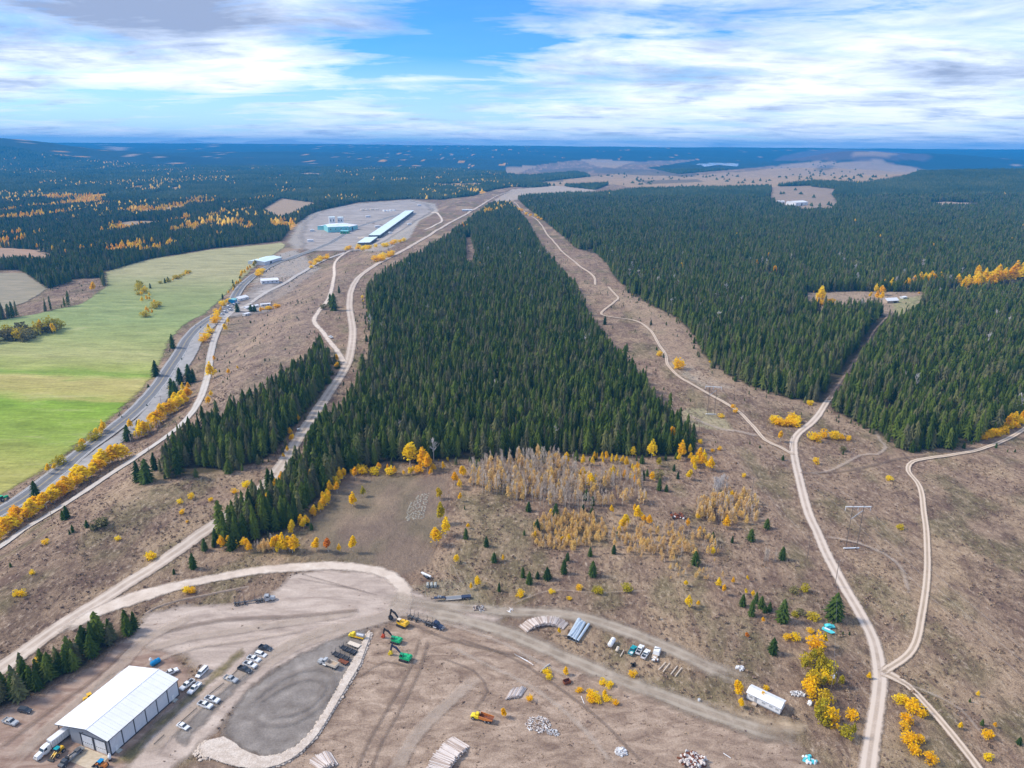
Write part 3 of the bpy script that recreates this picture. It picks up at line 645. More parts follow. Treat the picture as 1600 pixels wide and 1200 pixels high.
SPH = [arr_mesh('spruce_crown', *spruce_crown(20+i, 17, 7, R=.17+.018*(i % 3), powr=.46+.12*(i % 3), jit=.32)) for i in range(5)]
SPY = [arr_mesh('young_spruce_crown', *spruce_crown(40+i, 12, 8, R=.29+.035*i, base=.03, powr=.55, jit=.22)) for i in range(4)]
SPB = arr_mesh('broad_spruce_crown', *spruce_crown(60, 16, 9, R=.40, base=.03, powr=.6, jit=.25))
TR_SP = trunk_mesh('spruce_trunk', .3, .9, .012, 0)
GC = [arr_mesh('golden_crown', *leaf_crown(i, 460, .27, .43, .56, .042, lumps=6+i)) for i in range(5)]
GCS = [arr_mesh('slim_golden_crown', *leaf_crown(10+i, 330, .24, .46, .52, .038, lumps=6)) for i in range(3)]
GT = [trunk_mesh('aspen_trunk', .35, .95, .016, 8, i, .22) for i in range(3)]
BUSH = [arr_mesh('bush_crown', *leaf_crown(30+i, 300, .62, .55, .45, .07, hollow=.3, lumps=8, ground=True)) for i in range(4)]
BST = trunk_mesh('bush_stem', .2, .5, .03, 6, 3, .4)
TW = [arr_mesh('twig_crown', *twig_crown(i, 26)) for i in range(4)]
TT = trunk_mesh('bare_aspen_trunk', .5, .99, .010, 3, 1, .1, n=4)
PL = [arr_mesh('pale_crown', *leaf_crown(70+i, 170, .27, .44, .52, .034, lumps=6, upright=True)) for i in range(3)]

def thing(name, label, cat, loc, rz=0.0, group=None, sc=1.0):
    o = bpy.data.objects.new(name, None); C.objects.link(o); o.empty_display_size = .5
    o.location = loc; o.rotation_euler = (0, 0, rz)
    o.scale = (sc, sc, sc) if isinstance(sc, (int, float)) else sc
    o['label'] = label; o['category'] = cat
    if group: o['group'] = group
    return o
def part(name, me, m, parent, **kw):
    o = bpy.data.objects.new(name, me); C.objects.link(o); o.parent = parent
    if m is not None and len(me.materials) == 0: me.materials.append(m)
    for k, v in kw.items(): o[k] = v
    return o
_variants = {}
def variant(me, m):
    """a mesh drawn with another material: linked copy cached per pair"""
    if len(me.materials) == 0: me.materials.append(m); return me
    if me.materials[0] == m: return me
    k = (me.name, m.name)
    if k not in _variants:
        c = me.copy(); c.materials.clear(); c.materials.append(m); _variants[k] = c
    return _variants[k]

KIND = {  # name, category, crown meshes, crown material, trunk mesh, trunk material
 'g': ('golden_aspen', 'aspen tree', GC, 'gold', GT, 'whitebark'), 'o': ('orange_aspen', 'aspen tree', GC, 'orange', GT, 'whitebark'),
 'y': ('yellow_green_aspen', 'aspen tree', GC, 'yellowgreen', GT, 'whitebark'), 's': ('golden_aspen', 'aspen tree', GCS, 'gold', GT, 'whitebark'),
 'b': ('golden_shrub', 'shrub', BUSH, 'gold', [BST], 'bark'), 'bo': ('orange_shrub', 'shrub', BUSH, 'orange', [BST], 'bark'), 'by': ('yellow_green_shrub', 'shrub', BUSH, 'yellowgreen', [BST], 'bark'),
 'bg': ('grey_green_shrub', 'shrub', BUSH, 'greybush', [BST], 'bark'), 'p': ('straw_aspen', 'aspen tree', PL, 'paleleaf', [TT], 'whitebark'),
 't': ('bare_aspen', 'bare tree', TW, 'twig', [TT], 'whitebark'), 'w': ('white_bare_aspen', 'bare tree', TW, 'whitetwig', [TT], 'whitebark'),
 'c': ('young_spruce', 'spruce tree', SPY, 'young', [TR_SP], 'bark'), 'cb': ('broad_spruce', 'spruce tree', [SPB], 'young', [TR_SP], 'bark'),
 'n': ('spruce_tree', 'spruce tree', SPH, 'spruce', [TR_SP], 'bark')}
_kc = {}
def plant(kind, x, y, h, label, group=None, wide=1.0):
    nm, cat, crowns, cm, trunks, tm = KIND[kind]; k = _kc.get(kind, 0); _kc[kind] = k+1
    o = thing(nm, label, cat, (x, y, float(HG(x, y))-.05), random.random()*6.28, group, (h*wide, h*wide, h))
    part('trunk', variant(trunks[k % len(trunks)], M[tm]), None, o)
    part('crown', variant(crowns[k % len(crowns)], M[cm]), None, o)
    return o
NUM = ['', 'second ', 'third ', 'fourth ', 'fifth ', 'sixth ', 'seventh ', 'eighth ', 'ninth ', 'tenth ', 'eleventh ', 'twelfth ', 'thirteenth ', 'fourteenth ', 'fifteenth ', 'sixteenth ', 'seventeenth ', 'eighteenth ']
LM = {'the burnt red-and-white wreck': (1058, 808), 'the grey bedding patch in the field': (655, 790), 'the three concrete culverts': (673, 916), 'the curved log pile': (853, 982),
      'the teal pickup': (990, 1018), 'the white mobile home': (1190, 1090), 'the turquoise wreck': (1294, 980), 'the tall H-frame pylon': (1330, 858), 'the far H-frame pylon': (1111, 648),
      'the white shop building': (200, 1100), 'the road fork by the car': (1238, 712), 'the dirt road junction': (1378, 1055), 'the main dirt road bend': (250, 885), 'the green tractor by the highway': (6, 783),
      'the pale logging truck': (397, 942), 'the yellow dump truck': (754, 1128), 'the white camper on the pale road': (517, 528), 'the small white house': (1395, 470), 'the pale firewood heap': (843, 1135)}
_single = []
def single(kind, px, py, hp, wide=1.0, desc=None): _single.append((kind, px, py, hp, wide, desc))
def place_singles():
    """labels by kind, nearest landmark, side and order of distance"""
    lab = {}
    for i, (kind, px, py, hp, wide, desc) in enumerate(_single):
        nm = min(LM, key=lambda k: math.hypot(LM[k][0]-px, (LM[k][1]-py)*1.2)); lx, ly = LM[nm]
        dx_, dy_ = px-lx, (py-ly)*1.3
        side = ('right of' if dx_ > 0 else 'left of') if abs(dx_) > abs(dy_) else ('in front of' if dy_ > 0 else 'behind')
        base = desc or {'g': 'golden-leaved aspen', 's': 'slim golden aspen', 'o': 'bright orange aspen', 'y': 'yellow-green aspen', 'b': 'low golden shrub', 'bo': 'low orange shrub', 'by': 'yellow-green shrub',
                        'bg': 'grey-green leafy shrub', 'c': 'dark young spruce', 'cb': 'broad dark spruce', 't': 'bare grey aspen', 'w': 'white bare aspen', 'p': 'straw-coloured aspen', 'n': 'tall dark spruce'}[kind]
        lab.setdefault((base, side, nm), []).append((math.hypot(dx_, dy_), i))
    txt = {}
    for (base, side, nm), L in lab.items():
        for r, (_, i) in enumerate(sorted(L)):
            txt[i] = f"{base}, {NUM[min(r, 17)]}nearest {side} {nm}" if len(L) > 1 else f"{base} {side} {nm}, the only one there"
    for i, (kind, px, py, hp, wide, desc) in enumerate(_single):
        x, y = PW(px, py); f_ = 1.15 if kind in 'gosyb' else 1.0; plant(kind, x, y, f_*hp*mpp(px, py), txt[i], None, wide*f_)

for px, py, hp in [(728,842,18),(760,854,17),(772,878,16),(826,799,16),(868,811,26),(839,830,20),(819,836,9),(916,781,18),(926,790,15),(911,799,12),(925,806,14),(922,869,15),(887,877,15),(745,731,15),(814,728,22),(827,734,10),(726,796,7),
    (964,840,11),(959,865,15),(1086,882,22),(1113,846,16),(1030,766,20),(1041,768,12),(1053,736,11),(1059,748,12),(1005,750,16),(1011,744,12),(1003,724,14),(928,721,9),(1027,826,7),(1198,826,17),(1173,845,20),(1144,848,12),(1222,874,21),(1223,719,9),(1126,773,9),
    (817,902,18),(827,912,20),(840,904,12),(855,905,20),(886,877,14),(881,896,23),(926,900,25),(1160,947,20),(1174,962,27),(1181,942,18),(1189,950,20),(1195,957,12),(780,924,15),(487,828,12),(1222,971,36),(1202,955,15),(1327,992,6),(1317,991,5),
    (105,811,22),(99,812,15),(114,832,13),(109,835,8),(136,824,12),(165,821,13),(147,828,10),(56,776,26),(216,752,33),(230,754,38),(242,734,28),(17,886,8),(302,888,25),(320,860,20),(337,850,26),(272,897,9),
    (244,588,26),(232,606,7),(270,620,30),(275,622,28),(282,600,27),(296,598,30),(303,597,22),(224,671,15),(215,667,11),(200,688,25),(270,544,23),(945,507,14),(979,549,14),(1026,547,6),(1037,559,8),(1556,700,9),(1317,710,6),(1592,1163,12),(1515,1097,7),(1534,1133,10),
    (522,485,28),(517,480,22),(530,458,12),(348,467,9),(1041,508,6),(1017,508,9)]:
    single('c', px, py, hp, random.uniform(.85, 1.1))
single('cb', 1303, 967, 42, 1.0); single('cb', 1207, 1021, 26, .9)
for px, py, hp in [(364,443,7),(371,488,15),(392,487,12),(398,487,11),(235,451,9),(258,443,9),(263,441,9),(413,790,14)]: single('c', px, py, hp, 1.3 if px > 360 and py > 470 else 1)
G_ = [(711,760,20),(723,745,18),(718,764,14),(860,729,18),(866,727,17),(884,735,25),(902,751,18),(910,750,19),(924,764,24),(861,807,11),(836,842,11),(878,848,11),(888,847,12),(713,880,13),(786,876,9),(719,783,12),(731,826,9),
    (697,838,28),(682,851,27),(551,791,20),(552,862,22),(495,860,20),(530,863,12),(747,917,17),(736,921,10),(556,751,19),(531,747,18),(722,745,15),(641,727,34),(661,732,30),(668,737,25),(676,737,13),
    (1018,716,26),(988,714,16),(1064,717,26),(1077,711,15),(1093,720,21),(1099,723,18),(1084,730,18),(1109,735,19),(1084,738,13),(1077,750,17),(1060,721,11),(1018,753,16),(1003,783,12),(955,805,14),(977,822,20),(973,828,18),(967,832,10),(996,812,20),(991,801,12),(1005,817,14),(1014,822,16),
    (1090,812,10),(1134,826,19),(1093,837,13),(1114,867,13),(1074,823,12),(1144,782,15),(1122,918,14),(1131,930,15),(1071,916,10),(1075,949,17),(1090,947,9),(1145,912,10),(1167,908,8),(1165,928,9),(1176,932,9),(1192,973,9),(884,1055,12),
    (77,741,15),(86,735,12),(162,676,18),(151,683,14),(330,592,24),(329,584,14),(335,564,9),(330,620,9),(325,633,14),(357,585,9),(371,578,6),(352,518,13),(357,506,9),(205,671,16),(286,611,12),(295,611,12),(267,610,10),(1575,670,22),(1586,664,20),(1597,658,16),
    (1219,691,16),(1282,476,30),(1500,1139,10),(1554,1137,8),(1527,1088,8),(408,491,10),(1152,1086,24),(1157,1106,14),(1189,1097,17),(1357,1061,10),(873,993,11),(786,1121,16)]
for px, py, hp in G_: single('g', px, py, hp, random.uniform(.85, 1.15))
for px, py, hp in [(688,817,28),(686,779,18),(567,776,15),(1029,729,14),(1304,686,9)]: single('y', px, py, hp)
single('o', 513, 863, 20, 1.25); single('o', 1166, 996, 9, 1.2)
for px, py, hp in [(1162,745,6),(1124,703,5),(1113,706,5),(1126,653,7),(1145,638,6),(1149,645,7),(1266,633,8),(1268,688,13),(1277,690,13),(1285,684,12),(1304,686,13),(1315,687,9),(1325,688,8),(1275,725,9),(1389,751,8),(1060,577,18),(1030,556,8),(293,926,9),(301,926,9),(237,874,12),(298,779,9),(282,787,7),(329,783,6),(285,802,7),(293,817,4),(185,844,6),(72,850,8),(50,897,7),(36,931,9),(25,931,8),(384,761,10),(366,771,8),(1196,1077,6),(1242,1000,9),(1229,998,8),(1265,989,8),(858,1061,7),(828,1094,7),(989,1057,9),(961,1101,8),(905,922,8),(812,932,9),(862,927,6),(889,937,5),(1404,1098,12),(1413,1098,9),(1427,1112,16),(1441,1120,11),(1418,1129,14),(1412,1140,10),(1419,1162,16),(1430,1179,14),(1436,1160,10),(1453,1191,12),(1541,1152,12),(1544,1186,10),(1328,1122,14),(941,1069,8),(951,1073,8),(906,1081,8),(856,1053,8)]:
    single('b', px, py, hp, random.uniform(.8, 1.1))
for px, py, hp, wd in [(937,927,11,1.2),(929,925,9,1),(980,923,12,1.3),(1406,826,9,1.3),(1268,967,11,1.6),(1256,924,12,1),(1284,1034,12,1),(1241,962,8,1.3),(93,727,16,1.2),(413,870,0,1)]:
    if hp: single('by', px, py, hp, wd)
for px, py, hp, wd in [(1317,705,8,1.4),(1027,748,14,1.2),(505,483,10,1.2),(1240,926,12,1.2),(160,822,16,1.3),(150,826,12,1.4),(1250,960,9,1.4)]: single('bg', px, py, hp, wd)
place_singles()

def belt(kinds, line, n, hp, spread, label, group, wide=(1.1, 1.4)):
    """n plants spread along a line of photo points"""
    L = smooth_line([PW(*q) for q in line], lambda p: 2.0); cum = np.concatenate([[0], np.cumsum(np.hypot(*np.diff(L, axis=0).T))])
    for i in range(n):
        s = (i+.5+random.uniform(-.35, .35))/n*cum[-1]
        x = np.interp(s, cum, L[:, 0])+random.uniform(-1, 1)*spread; y = np.interp(s, cum, L[:, 1])+random.uniform(-1, 1)*spread
        ppx, ppy = proj(x, y, float(HG(x, y))); k = random.choice(kinds)
        plant(k, x, y, hp*random.uniform(.75, 1.15)*mpp(float(ppx), float(ppy)), label, group, random.uniform(*wide))
belt('gggs', [(4,843),(40,812),(80,787),(125,755),(160,733),(190,716)], 34, 25, 3.2, 'golden aspen in the dense yellow row between paved highway and lower gravel road', 'golden row beside the highway', (1.9, 2.4))
belt('ggs', [(205,690),(235,672),(255,655),(275,640),(298,622)], 18, 22, 4.5, 'golden aspen in the clump between highway and lower gravel road bend', 'golden clump at the gravel road bend', (1.7, 2.2))
belt(['g', 'by', 's'], [(116,709),(132,697),(148,687),(165,672)], 7, 15, 2.0, 'small yellowing tree between the green meadow and the highway', 'trees along the meadow edge')
belt('gb', [(318,538),(328,520),(336,506),(345,494)], 8, 12, 2.0, 'golden aspen in the narrow strip between highway and gravel road, left of the brown slope', 'strip between highway and gravel road')
belt('gb', [(337,492),(346,484),(355,476),(362,470)], 10, 9, 2.5, 'golden tree beside the highway just below the small roadside yard', 'row below the roadside yard')
belt('gyg', [(357,463),(372,448),(380,432),(392,420),(406,409)], 16, 9, 3, 'golden tree in the row between meadow and highway above the roadside yard', 'row between meadow and highway')
belt('gb', [(402,432),(408,425)], 5, 8, 4, 'golden tree beside the grey roadside sheds', 'trees beside the sheds')
belt('b', [(413,485),(425,483),(434,481)], 7, 7, 4, 'golden shrub at the right end of the roadside trailers', 'shrubs by the trailers')
belt(['g', 'by', 'g'], [(205,500),(225,495),(238,488),(230,470),(222,455),(228,445)], 18, 10, 8, 'golden bush in the island of trees in the middle of the meadow', 'island in the meadow')
belt(['g', 'by'], [(248,444),(268,440),(285,433),(303,425)], 12, 7, 5, 'golden bush in the hedge crossing the upper meadow', 'hedge crossing the meadow')
belt(['bg', 'by', 'bg', 'g'], [(-30,535),(0,533),(25,532),(50,527),(75,521),(88,516)], 22, 22, 11, 'large green and yellow bush in the clump at the left edge of the meadow', 'bush clump at the meadow edge', (.8, 1.1))
belt('gs', [(352,855),(378,858),(395,862)], 5, 20, 2, 'golden aspen at the tip of the spruce spur beside the dirt road', 'aspens at the spur tip')
belt(['g', 'g', 's'], [(430,862),(447,864),(466,860)], 9, 27, 2.5, 'golden aspen in the big bright clump right of the spur tip', 'big clump at the spur')
belt('gs', [(458,838),(470,825),(487,810),(497,800),(508,785),(522,768),(533,750)], 20, 19, 2.5, 'golden aspen along the right flank of the spruce spur facing the brown field', 'flank of the spruce spur')
belt('g', [(398,812),(412,792),(432,765),(450,762),(470,752),(490,755)], 12, 24, 4, 'golden aspen poking through the spruce spur', 'aspens inside the spruce spur', (.8, 1.1))
belt(['g', 'b', 's'], [(545,742),(565,741),(590,738),(630,740),(668,740),(695,735)], 17, 13, 2.5, 'small golden tree at the foot of the central forest behind the brown field', 'behind the brown field')
belt('gss', [(914,725),(945,722),(975,727),(1003,740)], 18, 15, 4, 'golden aspen in the row behind the straw thicket, at the forest foot', 'row at the central forest foot', (.7, 1.0))
belt('ss', [(935,750),(965,745),(990,758)], 9, 18, 3, 'slim golden aspen among the bare stems in the clearing', 'slim aspens among the bare stems', (.7, 1.0))
belt('g', [(1082,722),(1090,728),(1103,730)], 7, 16, 2.5, 'golden aspen in the cluster at the right corner of the central forest', 'cluster at the forest corner')
belt('b', [(1206,660),(1218,664),(1230,666),(1243,662),(1232,658)], 14, 12, 2.5, 'golden shrub in the large bright patch left of the ranch road fork', 'bright patch by the road fork')
belt('b', [(1532,686),(1548,682),(1562,676),(1578,668),(1596,660)], 20, 11, 2.0, 'golden shrub in the row between the right forest and the twin-track trail', 'row beside the trail')
belt(['by', 'b', 'y'], [(1281,1015),(1270,1045),(1282,1062),(1302,1062),(1278,1088),(1287,1110),(1292,1138),(1308,1140),(1318,1150)], 30, 24, 3.4, 'rounded yellow-green tree in the thicket by the utility pole', 'thicket by the utility pole', (.75, 1.0))
belt(['b', 'g'], [(925,1092),(937,1096),(950,1092)], 7, 10, 2.0, 'golden shrub in the patch below the grey yard track', 'patch below the yard track')
belt('g', [(1355,640),(1400,447),(1368,458),(1378,470),(1360,462)][1:], 8, 16, 8, 'golden tree beside the small white house in the far clearing', 'by the white house')
belt('g', [(1415,449),(1445,446),(1470,445)], 16, 19, 6, 'golden tree in the short row right of the white house clearing', 'row right of the house')
belt('g', [(1505,452),(1530,448),(1560,444),(1600,438),(1640,436)], 46, 27, 10, 'golden tree in the long bright belt through the right forest', 'bright belt in the right forest')
belt('b', [(1272,476),(1282,477),(1295,476)], 6, 11, 4, 'golden shrub under the tall yellow tree in the small clearing', 'shrubs under the tall yellow tree')
belt('b', [(485,415),(500,408),(512,402),(480,420)], 10, 7, 6, 'golden shrub beside the road below the far mill', 'shrubs by the mill road')
belt('b', [(545,392),(560,388),(590,386),(620,380),(640,376)], 18, 7, 7, 'golden shrub in the row in front of the long mill shed', 'shrubs before the mill shed')
belt('b', [(586,410),(600,404),(612,398)], 9, 9, 5, 'golden shrub left of the central forest below the mill', 'shrubs below the mill')
belt('b', [(800,325),(812,330),(845,343),(850,345)], 10, 5, 8, 'orange-gold shrub at the far end of the powerline clearing', 'shrubs at the far end of the clearing')
belt('g', [(505,562),(522,560),(526,575),(508,590),(515,600)], 5, 13, 3, 'golden tree between the wedge of spruces and the dirt road', 'trees by the dirt road')
belt('g', [(474,650),(465,662),(455,668),(448,705),(438,722)], 7, 12, 2, 'golden bush on the bank left of the main dirt road', 'bushes on the road bank')

def stand(kinds, poly, n, hp, label, group, keep_up=None):
    pts = PWs(poly); xs = [p[0] for p in pts]; ys = [p[1] for p in pts]; k = 0; out = []
    while k < n:
        x = random.uniform(min(xs), max(xs)); y = random.uniform(min(ys), max(ys))
        if inpoly(np.array([x]), np.array([y]), pts)[0]:
            ppx, ppy = proj(x, y, float(HG(x, y))); out.append((random.choice(kinds), x, y, hp*random.uniform(.6, 1.15)*mpp(float(ppx), float(ppy)))); k += 1
    return [(o, label, group) for o in out]
ST = []
ST += stand('ttttp', [(738,735),(800,722),(860,722),(900,738),(908,795),(860,800),(800,782),(745,772),(730,752)], 420, 28, 'bare grey aspen stem in the dense thicket left of the clearing centre', 'bare aspen thicket')
ST += stand('tttp', [(900,748),(1000,745),(1010,790),(900,800)], 120, 24, 'bare aspen stem below the golden row in the clearing', 'bare stems below the golden row')
ST += stand('ppppt', [(838,815),(870,806),(915,803),(945,818),(948,843),(900,862),(845,860),(830,845)], 330, 14, 'straw-gold aspen in the round dense thicket', 'straw-gold aspen thicket')
ST += stand('tppt', [(960,828),(1010,822),(1060,825),(1110,838),(1125,865),(1060,880),(975,868),(950,845)], 220, 16, 'pale straw aspen in the loose thicket in front of the wreck', 'loose thicket before the wreck')
ST += stand('tpppt', [(1088,790),(1140,776),(1180,785),(1186,818),(1120,822),(1088,812)], 190, 21, 'pale aspen in the thicket right of the wreck', 'thicket right of the wreck')
ST += stand('w', [(1112,778),(1134,780),(1134,772),(1115,770)], 16, 33, 'white leafless aspen in the pale cluster at the clearing right side', 'white leafless cluster')
ST += stand('t', [(1192,878),(1216,878),(1214,874),(1194,873)], 12, 18, 'thin bare stem in the little cluster beside the young spruce', 'little bare cluster')
ST += stand('pt', [(1010,880),(1120,875),(1130,905),(1060,915),(1020,905)], 35, 11, 'straw-coloured sapling on the lower clearing slope', 'saplings on the lower slope')
ST += stand('tp', [(395,865),(430,862),(432,850),(400,850)], 26, 18, 'bare stem between the spur tip and the bright clump', 'bare stems at the spur')
ST += stand('tw', [(182,706),(200,694),(240,680),(258,668),(250,662),(190,696)], 40, 15, 'bare grey stem under the golden row by the lower gravel road', 'bare stems by the gravel road')
ST.sort(key=lambda e: e[0][2])
cnt = {'p': 0, 't': 0, 'w': 0}; rest = []
for (k, x, y, h), lb, gp in ST:
    if cnt[k] < (280 if k != 'w' else 30): plant(k, x, y, h, lb, gp); cnt[k] += 1
    else: rest.append((k, x, y, h))

# ------------------------------------------------------------------ instanced masses
def scatter(name, x, y, h, wide, variants, mats, sink=.1, seed=1):
    """one stuff object: points that carry instances of the given meshes"""
    n = len(x); z = HG(x, y) - sink
    me = bpy.data.meshes.new(name); me.vertices.add(n); me.vertices.foreach_set('co', np.stack([x, y, z], 1).astype(np.float32).ravel())
    vattr(me, 'scl', np.stack([h*wide, h*wide, h], 1), 'FLOAT_VECTOR')
    r = np.random.default_rng(seed)
    vattr(me, 'rot', np.stack([r.normal(0, .03, n), r.normal(0, .03, n), r.uniform(0, 6.28, n)], 1), 'FLOAT_VECTOR')
    o = bpy.data.objects.new(name, me); C.objects.link(o); o['kind'] = 'stuff'
    col = bpy.data.collections.new(name + '_kinds')
    for i, (cr, tr) in enumerate(variants):
        bm = bmesh.new()
        bm.from_mesh(cr)
        for f in bm.faces: f.material_index = 0
        k = len(bm.faces)
        if tr is not None:
            bm.from_mesh(tr); bm.faces.ensure_lookup_table()
            for f in bm.faces[k:]: f.material_index = 1
        m2 = bpy.data.meshes.new(name + '_kind'); bm.to_mesh(m2); bm.free(); m2.materials.append(M[mats[0]])
        if tr is not None: m2.materials.append(M[mats[1]])
        ob = bpy.data.objects.new('%s_%02d' % (name, i), m2); col.objects.link(ob)
    ng = bpy.data.node_groups.new(name, 'GeometryNodeTree')
    ng.interface.new_socket('Geometry', in_out='INPUT', socket_type='NodeSocketGeometry'); ng.interface.new_socket('Geometry', in_out='OUTPUT', socket_type='NodeSocketGeometry')
    N = ng.nodes; gi = N.new('NodeGroupInput'); go = N.new('NodeGroupOutput'); ip = N.new('GeometryNodeInstanceOnPoints'); ci = N.new('GeometryNodeCollectionInfo')
    ci.inputs['Collection'].default_value = col; ci.inputs['Separate Children'].default_value = True; ci.inputs['Reset Children'].default_value = True
    ip.inputs['Pick Instance'].default_value = True
    def at(nm, typ):
        a = N.new('GeometryNodeInputNamedAttribute'); a.data_type = typ; a.inputs['Name'].default_value = nm; return a.outputs[0]
    rv = N.new('FunctionNodeRandomValue'); rv.data_type = 'INT'; rv.inputs[4].default_value = 0; rv.inputs[5].default_value = len(variants)-1; rv.inputs['Seed'].default_value = seed
    L = ng.links; L.new(gi.outputs[0], ip.inputs['Points']); L.new(ci.outputs[0], ip.inputs['Instance']); L.new(at('rot', 'FLOAT_VECTOR'), ip.inputs['Rotation']); L.new(at('scl', 'FLOAT_VECTOR'), ip.inputs['Scale'])
    L.new(rv.outputs[2], ip.inputs['Instance Index']); L.new(ip.outputs[0], go.inputs[0])
    md = o.modifiers.new('scatter', 'NODES'); md.node_group = ng
    return o
for k, nm in (('t', 'bare_aspen_thicket'), ('p', 'straw_aspen_thicket')):
    q = np.array([(x, y, h) for kk, x, y, h in rest if kk == k])
    if len(q): scatter(nm, q[:, 0], q[:, 1], q[:, 2], np.ones(len(q)), [(c, TT) for c in KIND[k][2]], (KIND[k][3], 'whitebark'))

# forest: every stem where the photo shows woods
def candidates(y0, y1, s):
    ys = np.arange(y0, y1, s); out = []
    for yy in ys:
        w_ = .80*yy + 160; n = int(2*w_/s); out.append(np.stack([-w_ + s*(np.arange(n)+rng.uniform(-.42, .42, n)+.5), np.full(n, yy)+rng.uniform(-.42, .42, n)*s], 1))
    a = np.concatenate(out); z = HG(a[:, 0], a[:, 1]); px, py = proj(a[:, 0], a[:, 1], z)
    px = np.nan_to_num(px, nan=-9e3); py = np.nan_to_num(py, nan=9e3)
    m = forest_mask(px, py); 
    return a[m, 0], a[m, 1], px[m], py[m]
def road_clear(x, y, L, w_):
    return segdist(x, y, L[::2, :2].tolist(), closed=False) > w_
x, y, px, py = candidates(120, 1000, 4.3)
q_ = candidates(120, 330, 3.4); m_ = inpoly(q_[2], q_[3], F3); n_ = ~inpoly(px, py, F3)
x, y, px, py = [np.concatenate([a_[n_], b_[m_]]) for a_, b_ in zip((x, y, px, py), q_)]
k = (rng.random(len(x)) < .95) & (fbm(x/28, y/28, 301, 3) > np.where(px > 830, .27, .22))
x, y, px, py = x[k], y[k], px[k], py[k]
for Lr in ROADS[:12]:
    if len(Lr) > 40:
        near = road_clear(x, y, Lr, 6.5); x, y, px, py = x[near], y[near], px[near], py[near]
h = 12.5 + 8*fbm(x/45, y/45, 88) + rng.normal(0, 3.0, len(x)); h = np.clip(h, 6, 25)
inF3 = inpoly(px, py, F3); h[inF3] *= .64; 
wd = rng.uniform(.76, 1.18, len(x))*np.where(inF3, 1.3, 1)
vis = (px > -15) & (px < 1615) & (py < 1215)
front = np.argsort(np.where(vis, y, 1e9))[:290]
isf = np.zeros(len(x), bool); isf[front] = True
def region(px, py):
    if inpoly(np.array([px]), np.array([py]), F3)[0]: return 'dark spruce in the roadside row behind the white shop building', 'roadside spruce row behind the shop'
    if px < 520 and inpoly(np.array([px]), np.array([py]), F2)[0]: return 'dark spruce along the front of the forest wedge left of the dirt road', 'front of the forest wedge'
    if px > 1290: return 'dark spruce at the front edge of the right-hand forest by the trail', 'front edge of the right forest'
    if px > 1120: return 'dark spruce at the lower edge of the forest beyond the powerline clearing', 'edge beyond the powerline'
    if px < 400: return 'dark spruce at the very tip of the forest spur beside the dirt road', 'spruces at the spur tip'
    if px < 460: return 'dark spruce in the middle of the forest spur, left of the big golden clump', 'spruces in the middle of the spur'
    if px < 545: return 'dark spruce where the spur widens into the central forest', 'spruces at the spur root'
    return 'dark spruce at the front edge of the central forest block', 'front edge of the central forest'
for i in front:
    lb, gp = region(px[i], py[i]); plant('n', x[i], y[i], h[i], lb, gp, wd[i])
k = ~isf
print('near', k.sum())
scatter('spruce_forest', x[k], y[k], h[k], wd[k], [(c, TR_SP) for c in SP], ('spruce', 'bark'), seed=3)
x, y, px, py = [np.concatenate(q_) for q_ in zip(candidates(1000, 2100, 5.2), candidates(2100, 2800, 6.6))]
for Lr in ROADS[:3]:
    near = road_clear(x, y, Lr, 6.5); x, y, px, py = x[near], y[near], px[near], py[near]
pk = FARPATCH(x, y, px, py) | (fbm(x/40, y/60, 301, 3) < np.where(px > 830, .30, .24)); x, y, px, py = x[~pk], y[~pk], px[~pk], py[~pk]
h = np.clip(11 + rng.normal(0, 2, len(x)) + 0*13 + 7*fbm(x/60, y/60, 88) + rng.normal(0, 1.8, len(x)), 6, 24)
print('mid', len(x))
scatter('distant_spruce_forest', x, y, h, rng.uniform(.95, 1.4, len(x))*np.where(y > 2100, 1.25, 1), [(c, None) for c in SP[:4]], ('spruce',), seed=4)
# farther woods: plain low cones, one mesh
def cones(name, x, y, h, r, m):
    n = len(x); z = HG(x, y); K = 5
    a = rng.uniform(0, 6.28, n)[:, None] + 2*math.pi*np.arange(K)/K
    rr = r[:, None]*rng.uniform(.75, 1.25, (n, K))
    ring = np.stack([x[:, None]+rr*np.cos(a), y[:, None]+rr*np.sin(a), np.broadcast_to((z+h*.12)[:, None], a.shape)], -1)
    top = np.stack([x, y, z+h], -1)[:, None, :]
    V = np.concatenate([ring, top], 1).reshape(-1, 3); b = (np.arange(n)*(K+1))[:, None]
    Fs = np.concatenate([np.stack([b[:, 0]+i, b[:, 0]+(i+1) % K, b[:, 0]+K], 1) for i in range(K)])
    return link(name, mesh_np(name, V, Fs), m, kind='stuff')
def far_mat(name, stops):
    m = bpy.data.materials.new(name); m.use_nodes = True; t = NT(m.node_tree); g = geo_pos(t)
    f = t.math('ADD', t.math('MULTIPLY', t.noise(g, .06, 3, .7), .6), t.math('MULTIPLY', t.noise(g, .004, 3), .4))
    d = t.n('ShaderNodeBsdfDiffuse'); t.l(t.ramp(f, stops), d.inputs[0]); o = t.n('ShaderNodeOutputMaterial'); t.l(d.outputs[0], o.inputs[0]); return m
M['farspruce'] = far_mat('far_spruce', [(.36, (.026,.044,.020)), (.5, (.050,.075,.028)), (.62, (.095,.11,.045))])
x, y, px, py = candidates(2800, 3900, 9.5); pk = FARPATCH(x, y, px, py); xg, yg = x[pk], y[pk]; x, y = x[~pk], y[~pk]; print('far', len(x))
cones('far_spruce_forest', x, y, rng.uniform(13, 21, len(x)), rng.uniform(4.0, 6.2, len(x)), M['farspruce'])
x, y, px, py = candidates(3900, 6400, 19); pk = FARPATCH(x, y, px, py); x, y = x[~pk], y[~pk]; print('vfar', len(x))
cones('remote_spruce_forest', x, y, rng.uniform(14, 24, len(x)), rng.uniform(8, 13, len(x)), M['farspruce'])
